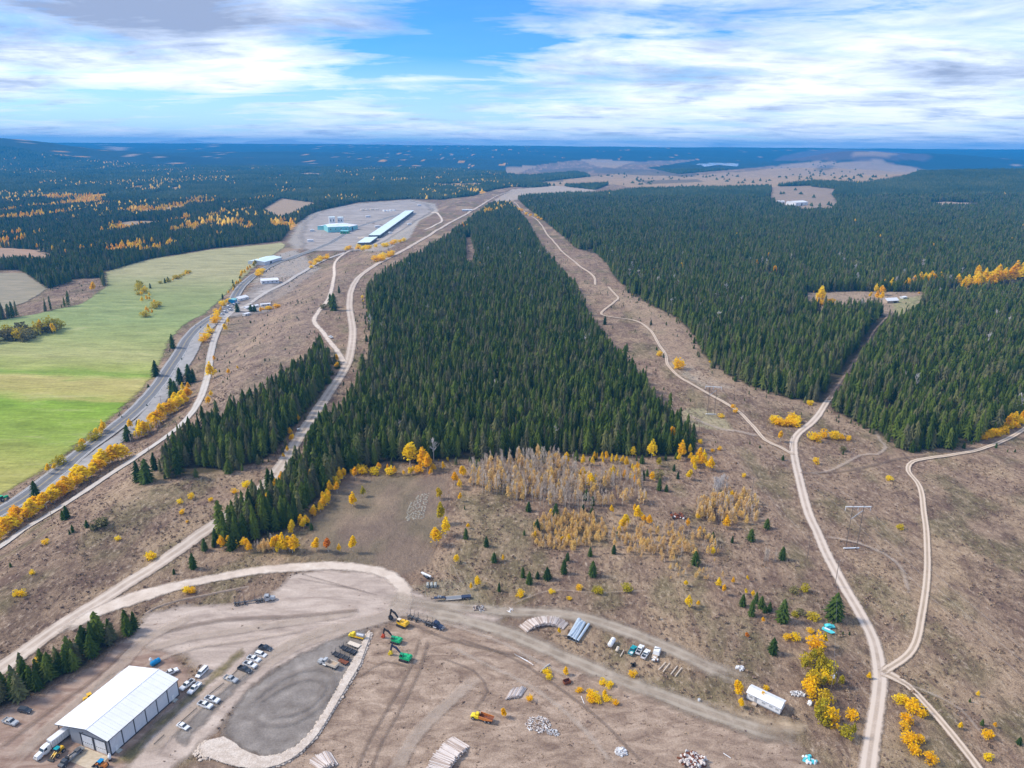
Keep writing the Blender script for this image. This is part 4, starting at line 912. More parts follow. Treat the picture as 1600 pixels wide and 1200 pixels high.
# golden crowns within the woods and over the autumn patches of the valley
X1, Y1, PX1, PY1 = candidates(1450, 3000, 14); pk = FARPATCH(X1, Y1, PX1, PY1); xs_, ys_ = X1[pk], Y1[pk]
kk = rng.random(len(xs_)) < .55; xs_, ys_ = xs_[kk], ys_[kk]
X2, Y2, PX2, PY2 = candidates(380, 1900, 30); k2 = rng.random(len(X2)) < np.where(PX2 < 470, .10, np.where(PX2 < 1120, .014, .035)); k2 &= (fbm(X2/160, Y2/160, 19) > .46)
xs_ = np.concatenate([xs_, X2[k2]]); ys_ = np.concatenate([ys_, Y2[k2]]); print('gold', len(xs_))
scatter('golden_trees_in_the_woods', xs_, ys_, rng.uniform(11, 18, len(xs_)), rng.uniform(.8, 1.3, len(xs_)), [(c, GT[0]) for c in GC[:3]], ('gold', 'whitebark'), seed=6)
# grey dead standing trees and golden specks in the far valley woods
X2, Y2, PX2, PY2 = candidates(350, 1300, 22); k2 = (rng.random(len(X2)) < .12*(fbm(X2/120, Y2/120, 55) > .45)) & (PX2 > 560); scatter('dead_standing_trees', X2[k2], Y2[k2], rng.uniform(12, 20, k2.sum()), rng.uniform(1.2, 2, k2.sum()), [(c, TT) for c in TW[:2]], ('whitetwig', 'whitebark'), seed=16)
X2, Y2, PX2, PY2 = candidates(1900, 6500, 26); nn = fbm(X2/170, Y2/420, 99); lw = sstep((900-PX2)/700)*np.exp(-((PY2-340)/90)**2)
k2 = (rng.random(len(X2)) < np.clip((nn-.645+.085*lw)*3.0, 0, .5)) & ((PX2 < 800) | (rng.random(len(X2)) < .06)); print('fargold', k2.sum())
M['fargold'] = far_mat('far_gold_leaves', [(.35, (.62, .34, .06)), (.65, (.85, .55, .07))])
_keep = HG
cones('far_golden_trees', X2[k2], Y2[k2], rng.uniform(15, 21, k2.sum()), rng.uniform(5, 10, k2.sum()), M['fargold'])
# ragged margins: saplings and young trees thinning out from the woods
def margins(n, y0, y1, w_, seed):
    x, y = open_ground(n, y0, y1, seed)
    hit = np.zeros(len(x), bool)
    for dx_, dy_ in ((w_, 0), (-w_, 0), (0, w_), (0, -w_)):
        xx, yy = x+dx_, y+dy_; a_, b_ = proj(xx, yy, HG(xx, yy)); hit |= forest_mask(np.nan_to_num(a_, nan=-9e3), np.nan_to_num(b_, nan=9e3))
    return x[hit], y[hit]
# low brush, tussocks and stumps on the open ground
def open_ground(n, y0, y1, seed):
    r = np.random.default_rng(seed); y = y0 + (y1-y0)*r.random(n)**.8; x = (r.random(n)*2-1)*(.80*y+60)
    z = HG(x, y); px, py = proj(x, y, z); px = np.nan_to_num(px, nan=-9e3); py = np.nan_to_num(py, nan=9e3)
    m = ~forest_mask(px, py)
    for f in (MEADOW, FIELD_B, E1, YARD, PAD, [(-300,1250),(-60,1116),(60,1080),(205,985),(262,960),(300,1085),(190,1250)], [(470,735),(700,745),(690,800),(678,880),(640,900),(560,880),(480,870),(500,790)]): m &= ~inpoly(px, py, f)
    x, y = x[m], y[m]
    for L in ROADS:
        if len(L) > 12: k = road_clear(x, y, L, 4.0); x, y = x[k], y[k]
    return x, y
BR = [arr_mesh('brush', *leaf_crown(90+i, 26, .8, .5, .42, .20, hollow=.2, lumps=4, ground=True, upright=i % 2 == 0)) for i in range(4)]
x, y = open_ground(90000, 150, 620, 11); d_ = fbm(x/18, y/18, 33); k = rng.random(len(x)) < np.clip((d_-.3)*2.6, .12, 1); x, y = x[k], y[k]; print('brush', len(x))
scatter('low_brush', x, y, rng.gamma(3, .12, len(x))+.12, rng.uniform(.8, 1.6, len(x)), [(c, None) for c in BR], ('brush',), sink=.0, seed=8)
x, y = open_ground(9000, 420, 1500, 12); k = fbm(x/40, y/40, 34) > .5; x, y = x[k], y[k]
scatter('scrub_bushes', x, y, rng.uniform(.8, 3.2, len(x)), rng.uniform(.6, 1.3, len(x)), [(c, None) for c in SPY[:2]], ('young',), sink=.0, seed=9)

x, y = margins(30000, 200, 1000, 7, 21); k = rng.random(len(x)) < .5; x, y = x[k], y[k]; print('margin', len(x))
g_ = rng.random(len(x)) < .12
scatter('forest_edge_saplings', x[~g_], y[~g_], rng.gamma(3, 1.1, (~g_).sum())+1, rng.uniform(.7, 1.1, (~g_).sum()), [(c, None) for c in SPY], ('spruce',), sink=.0, seed=22)
scatter('forest_edge_golden_shrubs', x[g_], y[g_], rng.uniform(1.2, 4.5, g_.sum()), rng.uniform(.6, 1.0, g_.sum()), [(c, None) for c in BUSH[:2]], ('gold',), sink=.0, seed=23)
# lone trees and thin rows on the far open hills, and round the farm clearing
def lone():
    r = random.Random(9); P_ = []
    while len(P_) < 170:
        a, b = r.uniform(800, 1450), r.uniform(252, 332)
        if inpoly(np.array([a]), np.array([b]), TAN)[0]:
            if fbm(np.array([a/40.]), np.array([b/5.]), 61)[0] > .54: P_.append(PW(a, b))
        elif inpoly(np.array([a]), np.array([b]), F4X[1])[0] and r.random() < .12: P_.append(PW(a, b))
    P_ = np.array(P_); cones('open_hill_trees', P_[:, 0], P_[:, 1], rng.uniform(9, 17, len(P_)), rng.uniform(4, 11, len(P_)), M['farspruce'])
lone()
# ------------------------------------------------------------------ made things: materials
def paint_mat(n, c, rough=.35, metal=0.0, **k): M[n] = mat(n, c, rough, metal, var=k.pop('var', .10), vscale=k.pop('vscale', .9), **k)
paint_mat('white_paint', (.78,.79,.80)); paint_mat('silver_paint', (.42,.44,.46)); paint_mat('dark_paint', (.045,.055,.07)); paint_mat('black_paint', (.018,.02,.024), .45)
paint_mat('grey_paint', (.20,.21,.225)); paint_mat('navy_paint', (.02,.035,.08)); paint_mat('teal_paint', (.0,.30,.33)); paint_mat('turquoise_paint', (.10,.62,.68)); paint_mat('blue_paint', (.0,.24,.52))
paint_mat('yellow_paint', (.80,.47,.015)); paint_mat('bright_yellow_paint', (.82,.62,.02)); paint_mat('green_paint', (.01,.42,.16)); paint_mat('dark_green_paint', (.01,.26,.12)); paint_mat('red_paint', (.62,.09,.03)); paint_mat('orange_paint', (.72,.24,.05)); paint_mat('cream_paint', (.70,.60,.48))
paint_mat('glass', (.015,.03,.045), .12, spec=.8); paint_mat('rubber', (.02,.02,.02), .9); paint_mat('rim', (.45,.46,.48), .4, .5); paint_mat('lamp_glass', (.85,.85,.80), .2); paint_mat('tail_glass', (.45,.02,.02), .3)
paint_mat('steel', (.13,.13,.135), .6, .3, var=.3); paint_mat('dark_steel', (.035,.036,.04), .6, .3, var=.3); paint_mat('galvanised', (.58,.66,.72), .45, .4, var=.2); paint_mat('rust', (.20,.06,.025), .9, var=.5, bump=.3)
paint_mat('roof_white', (.80,.81,.83), .45, .0, var=.05, vscale=.25); paint_mat('wall_grey', (.34,.35,.37), .6, var=.08, vscale=.3); paint_mat('wall_light', (.62,.64,.68), .6, var=.06, vscale=.3); paint_mat('trim_dark', (.04,.045,.055), .5)
paint_mat('teal_wall', (.22,.56,.58), .55); paint_mat('pale_teal_roof', (.70,.84,.85), .5, var=.12, vscale=.05); paint_mat('log_bark', (.46,.36,.30), .95, var=.35, vscale=3); paint_mat('log_pale', (.70,.62,.57), .95, var=.25, vscale=2); paint_mat('log_grey', (.50,.48,.48), .95, var=.3, vscale=2)
paint_mat('wood', (.46,.36,.27), .9, var=.3); paint_mat('pole_wood', (.17,.135,.11), .95, var=.3); paint_mat('concrete', (.36,.37,.34), .9, var=.2); paint_mat('straw', (.34,.31,.25), 1, var=.3, bump=.6); paint_mat('stone', (.62,.52,.43), .95, var=.25, vscale=.6); paint_mat('stone_grey', (.42,.39,.38), .95, var=.35)
paint_mat('soil', (.30,.225,.17), 1, var=.35, bump=.5)

class MB:
    def __init__(s): s.V = []; s.F = []
    def box(s, cx, cy, cz, sx, sy, sz, tx=1, ty=1, rz=0, shx=0):
        """box centred in plan, base at cz; top scaled by tx, ty and slid by shx"""
        k = len(s.V); c_, s_ = math.cos(rz), math.sin(rz)
        for z, ax, ay, sh in ((0, 1, 1, 0), (sz, tx, ty, shx)):
            for ux, uy in ((-.5, -.5), (.5, -.5), (.5, .5), (-.5, .5)):
                x = ux*sx*ax+sh; y = uy*sy*ay; s.V.append((cx+x*c_-y*s_, cy+x*s_+y*c_, cz+z))
        s.F += [(k, k+3, k+2, k+1), (k+4, k+5, k+6, k+7)] + [(k+i, k+(i+1) % 4, k+4+(i+1) % 4, k+4+i) for i in range(4)]; return s
    def prism(s, prof, y0, y1, inset=0, capz=None):
        """side profile (x, z) swept across y; inset narrows the points above capz"""
        k = len(s.V); n = len(prof)
        for y, sg in ((y0, 1), (y1, -1)):
            for x, z in prof: s.V.append((x, y + sg*(inset if capz is not None and z > capz else 0), z))
        s.F += [tuple(range(k, k+n)), tuple(range(k+2*n-1, k+n-1, -1))] + [(k+i, k+n+i, k+n+(i+1) % n, k+(i+1) % n) for i in range(n)]; return s
    def cyl(s, p0, p1, r0, r1=None, n=10, caps=True):
        r1 = r0 if r1 is None else r1; p0 = Vector(p0); p1 = Vector(p1); d = (p1-p0).normalized(); a = d.orthogonal().normalized(); b = d.cross(a); k = len(s.V)
        for p, r in ((p0, r0), (p1, r1)):
            for i in range(n): t = 2*math.pi*i/n; s.V.append(tuple(p+a*r*math.cos(t)+b*r*math.sin(t)))
        s.F += [(k+i, k+(i+1) % n, k+n+(i+1) % n, k+n+i) for i in range(n)]
        if caps: s.F += [tuple(range(k+n-1, k-1, -1)), tuple(range(k+n, k+2*n))]
        return s
    def lathe(s, p0, axis, prof, n=14):
        """prof: (along, radius)"""
        p0 = Vector(p0); d = Vector(axis).normalized(); a = d.orthogonal().normalized(); b = d.cross(a); k = len(s.V); m = len(prof)
        for h_, r in prof:
            for i in range(n): t = 2*math.pi*i/n; s.V.append(tuple(p0+d*h_+a*r*math.cos(t)+b*r*math.sin(t)))
        for j in range(m-1): s.F += [(k+j*n+i, k+j*n+(i+1) % n, k+(j+1)*n+(i+1) % n, k+(j+1)*n+i) for i in range(n)]
        s.F += [tuple(range(k+n-1, k-1, -1)), tuple(range(k+(m-1)*n, k+m*n))]; return s
    def beam(s, p0, p1, w_, h_):
        p0 = Vector(p0); p1 = Vector(p1); d = (p1-p0).normalized(); sd = d.cross(Vector((0, 0, 1)));
        sd = sd.normalized() if sd.length > 1e-4 else Vector((1, 0, 0)); up = sd.cross(d); k = len(s.V)
        for p in (p0, p1):
            for u, v in ((-1, -1), (1, -1), (1, 1), (-1, 1)): s.V.append(tuple(p+sd*u*w_/2+up*v*h_/2))
        s.F += [(k+3, k+2, k+1, k), (k+4, k+5, k+6, k+7)] + [(k+i, k+(i+1) % 4, k+4+(i+1) % 4, k+4+i) for i in range(4)]; return s
    def build(s, name, m, parent, bevel=0, **kw):
        me = bpy.data.meshes.new(name); me.from_pydata(s.V, [], s.F); me.update()
        o = part(name, me, M[m] if isinstance(m, str) else m, parent, **kw)
        bm = bmesh.new(); bm.from_mesh(me); bmesh.ops.recalc_face_normals(bm, faces=bm.faces[:]); bm.to_mesh(me); bm.free()
        if bevel:
            b = o.modifiers.new('bevel', 'BEVEL'); b.width = bevel; b.segments = 1; b.limit_method = 'ANGLE'
        return o
def up(x, y): return float(HG(x, y)) + .16 + .00035*math.hypot(x, y)
def put(name, label, cat, a, b=None, rz=0.0, group=None, sc=1.0, dz=0.0):
    """a thing at photo point a, or midway between a (rear) and b (front), facing b"""
    x, y = PW(*a)
    if b is not None:
        x2, y2 = PW(*b); rz = math.atan2(y2-y, x2-x); x, y = (x+x2)/2, (y+y2)/2
    return thing(name, label, cat, (x, y, up(x, y)+dz), rz, group, sc)
_wheel = {}
def wheel(parent, x, y, r=.38, wd=.26):
    k = (round(r, 2), round(wd, 2))
    if k not in _wheel:
        b = MB().lathe((0, -wd/2, 0), (0, 1, 0), [(0, r*.82), (.03, r), (wd-.03, r), (wd, r*.82)], 14)
        me = bpy.data.meshes.new('wheel'); me.from_pydata(b.V, [], b.F); me.materials.append(M['rubber'])
        b2 = MB().lathe((0, -wd/2-.015, 0), (0, 1, 0), [(0, r*.3), (.01, r*.55), (wd+.02, r*.55), (wd+.03, r*.3)], 10)
        m2 = bpy.data.meshes.new('rim'); m2.from_pydata(b2.V, [], b2.F); m2.materials.append(M['rim']); _wheel[k] = (me, m2)
    o = part('wheel', _wheel[k][0], None, parent); o.location = (x, y, r)
    q = part('rim', _wheel[k][1], None, o)
    return o
def lamps(o, xf, xr, y, z):
    for s in (-1, 1):
        MB().box(xf, s*y, z, .10, .34, .2).build('headlight', 'lamp_glass', o); MB().box(xr, s*y, z+.05, .08, .2, .3).build('taillight', 'tail_glass', o)
def pickup(label, a, b, paint, group=None, bed='black_paint', sc=1.0, name='pickup_truck', load=None):
    o = put(name, label, 'pickup truck', a, b, group=group, sc=sc); L = 2.85; W_ = .98
    MB().prism([(-L, .42), (L-.1, .42), (L, .55), (L, .95), (L-.15, 1.08), (1.25, 1.20), (.95, 1.22), (-.75, 1.22), (-.75, .62), (-L+.12, .62), (-L+.12, 1.18), (-L, 1.18)], -W_, W_).build('body', paint, o)
    for s in (-1, 1): MB().box(-L/2-.36, s*(W_-.06), .6, L-.78, .12, .58).build('bed_side', paint, o)
    MB().box(-L/2-.36, 0, .63, L-.86, W_*2-.26, .05).build('bed_floor', bed, o)
    cab = MB().prism([(1.32, 1.19), (.62, 1.80), (-.55, 1.84), (-.78, 1.19)], -W_+.04, W_-.04, .14, 1.5).build('cab', paint, o)
    MB().prism([(1.27, 1.25), (.66, 1.79), (.70, 1.80), (1.36, 1.24)], -W_+.16, W_-.16, .08, 1.5).build('windscreen', 'glass', o)
    MB().prism([(-.79, 1.28), (-.62, 1.76), (-.60, 1.80), (-.83, 1.27)], -W_+.2, W_-.2, .05, 1.5).build('rear_window', 'glass', o)
    for s in (-1, 1): MB().prism([(1.02, 1.27), (.52, 1.70), (-.52, 1.72), (-.66, 1.27)], s*(W_-.07)-.03, s*(W_-.07)+.03).build('side_window', 'glass', o)
    MB().box(L+.05, 0, .40, .16, W_*1.9, .24).build('bumper', 'rim', o); MB().box(-L-.04, 0, .42, .12, W_*1.8, .2).build('bumper', 'rim', o)
    for x in (1.78, -1.72):
        for s in (-1, 1): wheel(o, x, s*(W_-.10))
    lamps(o, L+.0, -L+.02, .78, .78)
    if load: MB().box(-1.75, 0, .70, 1.7, 1.4, .5, .8, .8).build('load', load, o)
    return o
def car(label, a, b, paint, kind='sedan', group=None, sc=1.0):
    nm = {'sedan': 'parked_car', 'suv': 'parked_suv', 'van': 'parked_van'}[kind]
    o = put(nm, label, {'sedan': 'car', 'suv': 'car', 'van': 'van'}[kind], a, b, group=group, sc=sc); W_ = .92
    if kind == 'sedan': L, body, roof = 2.35, [(-2.35, .35), (2.3, .35), (2.35, .75), (1.3, .92), (-1.5, .98), (-2.35, .92)], [(1.1, .93), (.35, 1.42), (-.95, 1.44), (-1.75, .97)]
    elif kind == 'suv': L, body, roof = 2.4, [(-2.4, .4), (2.35, .4), (2.4, .85), (1.35, 1.08), (-2.35, 1.10)], [(1.3, 1.07), (.6, 1.70), (-2.05, 1.74), (-2.38, 1.08)]
    else: L, body, roof = 2.75, [(-2.75, .4), (2.7, .4), (2.75, .9), (1.75, 1.22), (-2.75, 1.25)], [(1.75, 1.2), (1.0, 1.98), (-2.6, 2.02), (-2.74, 1.22)]
    z1 = roof[1][1]
    MB().prism(body, -W_, W_).build('body', paint, o, .05)
    MB().prism(roof, -W_+.04, W_-.04, .14, (z1+roof[0][1])/2).build('cabin', paint, o)
    (x0, za), (x1, zb) = roof[0], roof[1]; MB().prism([(x0-.05, za+.07), (x1+.04, zb-.04), (x1+.10, zb-.02), (x0+.03, za+.05)], -W_+.14, W_-.14, .08, (za+zb)/2).build('windscreen', 'glass', o)
    (x2, zc), (x3, zd) = roof[2], roof[3]; MB().prism([(x2-.02, zc-.06), (x3+.02, zd+.12), (x3-.05, zd+.12), (x2-.09, zc-.05)], -W_+.16, W_-.16, .08, (zc+zd)/2).build('rear_window', 'glass', o)
    for s in (-1, 1):
        MB().prism([(x0-.3, za+.08), (x1-.05, zb-.10), (x2+.05, zc-.10), (x3+.35, zd+.08)], s*(W_-.075)-.03, s*(W_-.075)+.03).build('side_window', 'glass', o)
    for x in (L*.62, -L*.6):
        for s in (-1, 1): wheel(o, x, s*(W_-.1), .34, .22)
    lamps(o, L, -L+.02, .70, .62)
    return o
def tractor_unit(o, x0, paint, sleeper=True, stacks=True):
    """conventional truck cab; x0 = rear of the cab, nose towards +x"""
    MB().prism([(x0, .9), (x0+3.9, .9), (x0+4.0, 1.2), (x0+3.9, 1.85), (x0+1.9, 2.15), (x0, 2.15)], -.95, .95, .12, 1.8).build('hood', paint, o, .06)
    MB().prism([(x0-1.1 if sleeper else x0, 1.0), (x0+1.9, 1.0), (x0+1.85, 2.2), (x0+1.35, 3.0), (x0-.1, 3.25), (x0-1.1 if sleeper else x0, 3.2)], -1.15, 1.15, .12, 2.5).build('cab', paint, o, .05)
    MB().prism([(x0+1.84, 2.25), (x0+1.42, 2.92), (x0+1.50, 2.95), (x0+1.93, 2.25)], -1.0, 1.0, .06, 2.5).build('windscreen', 'glass', o)
    for s in (-1, 1):
        MB().prism([(x0+.3, 2.1), (x0+1.55, 2.1), (x0+1.2, 2.8), (x0+.35, 2.85)], s*1.12-.04, s*1.12+.04).build('side_window', 'glass', o)
        MB().prism([(x0+2.2, .75), (x0+3.9, .75), (x0+3.75, 1.25), (x0+2.4, 1.3)], s*1.0-.2, s*1.0+.2).build('fender', paint, o)
        MB().cyl((x0-.3, s*1.05, .75), (x0+1.3, s*1.05, .75), .33, n=10).build('fuel_tank', 'rim', o)
        if stacks: MB().cyl((x0-1.2 if sleeper else x0-.15, s*.95, 1.0), (x0-1.2 if sleeper else x0-.15, s*.95, 3.7), .09, n=8).build('exhaust_stack', 'rim', o)
        wheel(o, x0+3.05, s*.98, .52, .34); MB().box(x0+4.0, s*.8, 1.15, .12, .3, .26).build('headlight', 'lamp_glass', o)
    MB().box(x0+4.12, 0, .5, .25, 2.2, .4).build('bumper', 'rim', o); MB().box(x0+4.0, 0, 1.0, .08, 1.1, .8).build('grille', 'rim', o)
def axle(o, x, r=.5, dual=True):
    for s in (-1, 1): wheel(o, x, s*.95, r, .56 if dual else .34)
    MB().cyl((x, -.8, r), (x, .8, r), .1, n=6).build('axle', 'dark_steel', o)
def bunk(o, x, h=2.6, z=1.25):
    b = MB().box(x, 0, z, .22, 2.5, .28)
    for s in (-1, 1): b.beam((x, s*1.2, z+.2), (x, s*1.28, z+h), .13, .13)
    b.build('log_bunk', 'steel', o)

# ------------------------------------------------------------------ the shop building
def shop():
    A = Vector(PW(174, 1182)); B = Vector(PW(281, 1086)); u = (B-A).normalized(); n = Vector((-u.y, u.x)); Ln = (B-A).length; WW = 17.5; OV = 6.0; EH = 6.6; RH = 8.3; 
    z0 = up(*A) - .1
    rz = math.atan2(u.y, u.x)
    o = thing('shop_building', 'long white-roofed metal shop building with grey walls and two overhead doors', 'shop building', (A.x, A.y, z0), rz)
    RX_ = WW*.5
    def roofz(y): return EH + (RH-EH)*(1-abs(y-RX_)/RX_) if y <= WW else EH + (RH-EH)*(1-(y-RX_)/RX_)
    # walls: local x along the building, y to the left
    MB().prism([(0, 0), (0, EH), (0, EH)][:1] + [(0, 0)][:0] + [], 0, 0) if False else None
    wl = MB(); wl.box(Ln/2, .12, 0, Ln-.5, .16, EH-.1); wl.build('side_wall', 'wall_light', o)
    MB().box(Ln/2, WW-.12, 0, Ln-.5, .16, EH-.1).build('side_wall', 'wall_grey', o)
    for nm, x in (('front_wall', .1), ('back_wall', Ln-.1)):
        V = [(x-.08, .1, 0), (x-.08, WW-.1, 0), (x-.08, WW-.1, EH-.08), (x-.08, RX_, RH-.08), (x-.08, .1, EH-.08)]; V += [(a+.16, b, c) for a, b, c in V]
        b = MB(); b.V = V; b.F = [(0, 1, 2, 3, 4), (9, 8, 7, 6, 5)] + [(i, i+5, (i+1) % 5+5, (i+1) % 5) for i in range(5)]; b.build(nm, 'wall_grey', o)
    nb = 6
    for i in range(nb+1): MB().box(.25+(Ln-.5)*i/nb, -.05, 0, .26, .16, EH-.15).build('wall_column', 'trim_dark', o)
    for i in range(nb):
        x = .25+(Ln-.5)*(i+.5)/nb; b = MB().box(x, .0, .45, (Ln-.5)/nb-.3, .08, EH-.7)
        for k in range(8): b.box(x-((Ln-.5)/nb-.6)/2+k*((Ln-.5)/nb-.6)/7, -.06, .45, .05, .05, EH-.7)
        b.build('wall_panel', 'wall_light', o)
    MB().box(Ln/2, -.03, 0, Ln-.2, .2, .42).build('wall_base', 'trim_dark', o)
    for x in (2.4, Ln-3.0):
        d = MB().box(x, -.10, .1, 1.0, .06, 2.1).build('side_door', 'white_paint', o); MB().box(x+.35, -.15, 1.1, .08, .05, .12).build('handle', 'dark_steel', d)
        MB().box(x, -.8, 0, 1.6, 1.3, .35).build('door_step', 'concrete', o)
    # overhead doors on the gable wall
    for y in (3.9, 9.7):
        d = MB().box(-.05, y, .1, .08, 4.6, 4.9).build('overhead_door', 'white_paint', o)
        for k in range(4): MB().box(-.11, y, .15+1.22*k, .05, 4.5, 1.17).build('door_panel', 'white_paint', d)
        for k in range(5): MB().box(-.145, y-1.8+.9*k, 1.9, .03, .42, .26).build('door_window', 'glass', d)
    for y in (1.35, 6.8, 12.3): MB().box(-.13, y, 0, .16, .28, 5.2).build('door_post', 'trim_dark', o)
    MB().box(-.12, 6.8, 5.2, .12, 12, .22).build('lintel', 'trim_dark', o)
    # roof: standing-seam panels on two slopes, the left one running out over a lean-to
    r = MB().box(Ln/2, RX_, RH+.05, Ln+1.1, .5, .08, 1, .4).build('roof', 'roof_white', o)
    np_ = 14; pw = (Ln+1.0)/np_
    for i in range(np_):
        x0 = -.5 + i*pw
        for sgn, y1 in ((-1, -.4), (1, WW+OV)):
            z1 = EH + (RH-EH)*(1-abs(y1-RX_)/RX_)
            b = MB(); k = 0
            b.V = [(x0+.02, RX_+sgn*.05, RH+.02), (x0+pw-.02, RX_+sgn*.05, RH+.02), (x0+pw-.02, y1, z1+.02), (x0+.02, y1, z1+.02)]; b.V += [(p[0], p[1], p[2]-.1) for p in b.V]
            b.F = [(0, 1, 2, 3), (7, 6, 5, 4), (0, 4, 5, 1), (1, 5, 6, 2), (2, 6, 7, 3), (3, 7, 4, 0)]
            for sx_ in (x0+.04, x0+pw*.5): b.beam((sx_, RX_+sgn*.1, RH+.06), (sx_, y1, z1+.06), .07, .12)
            b.build('roof_panel', 'roof_white', r)
    MB().beam((-.5, -.42, EH-.02), (Ln+.5, -.42, EH-.02), .14, .2).build('gutter', 'trim_dark', o)
    for yy, sg in ((-.4, -1), (WW+OV, 1)):
        z1 = EH + (RH-EH)*(1-abs(yy-RX_)/RX_)
        MB().beam((-.52, RX_, RH-.06), (-.52, yy, z1-.06), .06, .22).build('barge_board', 'trim_dark', o)
    for x in np.linspace(.3, Ln-.3, 5): MB().box(float(x), WW+OV-.6, 0, .22, .22, EH + (RH-EH)*(1-(WW+OV-.6-RX_)/RX_)-.1).build('lean_to_post', 'trim_dark', o)
    for y in (0.6, 11): MB().box(-.3, y, EH-.6, .25, .3, .25).build('wall_lamp', 'steel', o)
    return o
shop()
# behind the shop: gravel heap and soil berm
def mound(name, label, cat, pts, width, height, m, seed=0, kind=None):
    L = smooth_line([PW(*p) for p in pts], lambda p: 1.2); n = len(L); dxy = np.gradient(L, axis=0); dxy /= np.linalg.norm(dxy, axis=1)[:, None]; nr = np.stack([-dxy[:, 1], dxy[:, 0]], 1)
    us = np.linspace(-1, 1, 9); X = L[:, 0, None]+nr[:, 0, None]*us*width/2; Y = L[:, 1, None]+nr[:, 1, None]*us*width/2
    env = np.minimum(1, np.minimum(np.arange(n), np.arange(n)[::-1])/2.5)[:, None]
    Z = HG(X, Y)-.05 + height*env*(1-us**2)**.8*(.6+.8*fbm(X/1.6, Y/1.6, seed))
    idx = np.arange(X.size).reshape(X.shape); q = np.stack([idx[:-1, :-1].ravel(), idx[:-1, 1:].ravel(), idx[1:, 1:].ravel(), idx[1:, :-1].ravel()], 1)
    me = mesh_np(name, np.stack([X, Y, Z], -1).reshape(-1, 3), q, True)
    o = link(name, me, M[m]); o['label'] = label; o['category'] = cat
    return o
mound('gravel_berm', 'low grey gravel berm along the back of the shop building', 'gravel pile', [(140,1104),(160,1085),(180,1063),(200,1043)], 3.4, 1.0, 'stone_grey', 3)
mound('soil_bank', 'narrow dark soil bank behind the grey gravel berm', 'soil bank', [(118,1110),(135,1090),(160,1065),(190,1045)], 2.0, .8, 'soil', 4)
mound('culvert_berm', 'soil ridge along the lower edge of the loop road', 'soil bank', [(222,962),(248,948),(290,936),(340,926),(390,916)], 1.6, .5, 'soil', 5)
def tank(name, label, a, b, r, m, cat='tank', legs=True):
    o = put(name, label, cat, a, b); x1, y1 = PW(*a); x2, y2 = PW(*b); L = math.hypot(x2-x1, y2-y1)/2; z = r+(.35 if legs else 0)
    MB().lathe((-L, 0, z), (1, 0, 0), [(0, r*.35), (.12*r, r*.75), (.4*r, r), (2*L-.4*r, r), (2*L-.12*r, r*.75), (2*L, r*.35)], 16).build('shell', m, o)
    if legs:
        for s in (-1, 1): MB().box(s*L*.55, 0, 0, .25, r*1.5, .4+r*.3).build('saddle', 'dark_steel', o)
    MB().cyl((0, 0, z+r*.9), (0, 0, z+r+.25), .22, n=8).build('hatch', m, o)
    return o
tank('blue_tank', 'long bright blue tank lying behind the shop building', (236,1043), (251,1034), 1.0, 'blue_paint', legs=False)
tank('white_tank', 'short white drum beside the long blue tank', (234,1036), (238,1033.5), .8, 'white_paint', legs=False)
tank('white_tank', 'white tank at the corner of the shop doors', (169.5,1189), (175,1187), .95, 'white_paint')
tank('propane_tank', 'white propane tank left of the teal pickup, with rusty cradle', (952,1014), (959,1003), 1.0, 'white_paint')
tank('propane_tank', 'small white propane cylinder between larger tank and teal pickup', (963,1021), (966,1015), .6, 'cream_paint')
# semi truck and box trailer
def semi():
    o = put('semi_truck', 'white semi truck with box trailer parked left of the shop doors', 'semi truck', (112,1147), (66,1183))
    o.scale = (.94,)*3
    tractor_unit(o, 3.6, 'white_paint'); 
    t = MB().box(-2.6, 0, 1.25, 9.6, 2.55, 2.75).build('box_trailer', 'white_paint', o, .04)
    for x in np.linspace(-7.2, 2.0, 12):
        for s in (-1, 1): MB().box(float(x), s*1.30, 1.3, .06, .05, 2.6).build('side_rib', 'rim', t)
    MB().box(-1.6, 0, .95, 10.5, .9, .3).build('frame', 'dark_steel', o); MB().box(-2.6, 0, .7, 9.0, 2.0, .25).build('skirt', 'dark_steel', o)
    for x in (-6.4, -5.2, 1.2, 2.4): axle(o, x)
semi()
def loader(name, label, a, b, paint, roof):
    o = put(name, label, 'wheel loader', a, b)
    MB().box(-.9, 0, .9, 2.2, 1.3, 1.0, .85, .9).build('engine_cover', paint, o, .08); MB().box(.9, 0, .8, 1.4, 1.1, .5).build('front_frame', paint, o)
    MB().box(.15, 0, 1.4, 1.2, 1.3, 1.2, .9, .9).build('cab', 'glass', o); MB().box(.15, 0, 2.62, 1.5, 1.6, .12).build('cab_roof', roof, o)
    for s in (-1, 1): MB().beam((.6, s*.45, 1.6), (2.6, s*.45, .6), .16, .3).build('lift_arm', paint, o)
    MB().prism([(2.4, .1), (3.3, .15), (3.2, .3), (2.6, .35), (2.5, 1.0), (2.35, 1.0)], -1.2, 1.2).build('bucket', 'dark_steel', o)
    for x in (-1.1, 1.1):
        for s in (-1, 1): wheel(o, x, s*.95, .65, .45)
loader('wheel_loader', 'yellow wheel loader with green cab roof between semi truck and dark flatbed', (101,1171), (83,1187), 'yellow_paint', 'teal_paint')
loader('wheel_loader', 'orange and blue machine at the bottom edge below the shop apron', (170,1203), (150,1196), 'orange_paint', 'blue_paint')
loader('wheel_loader', 'small yellow machine half hidden behind the far roof edge of the shop', (134,1098), (147,1092), 'yellow_paint', 'yellow_paint')
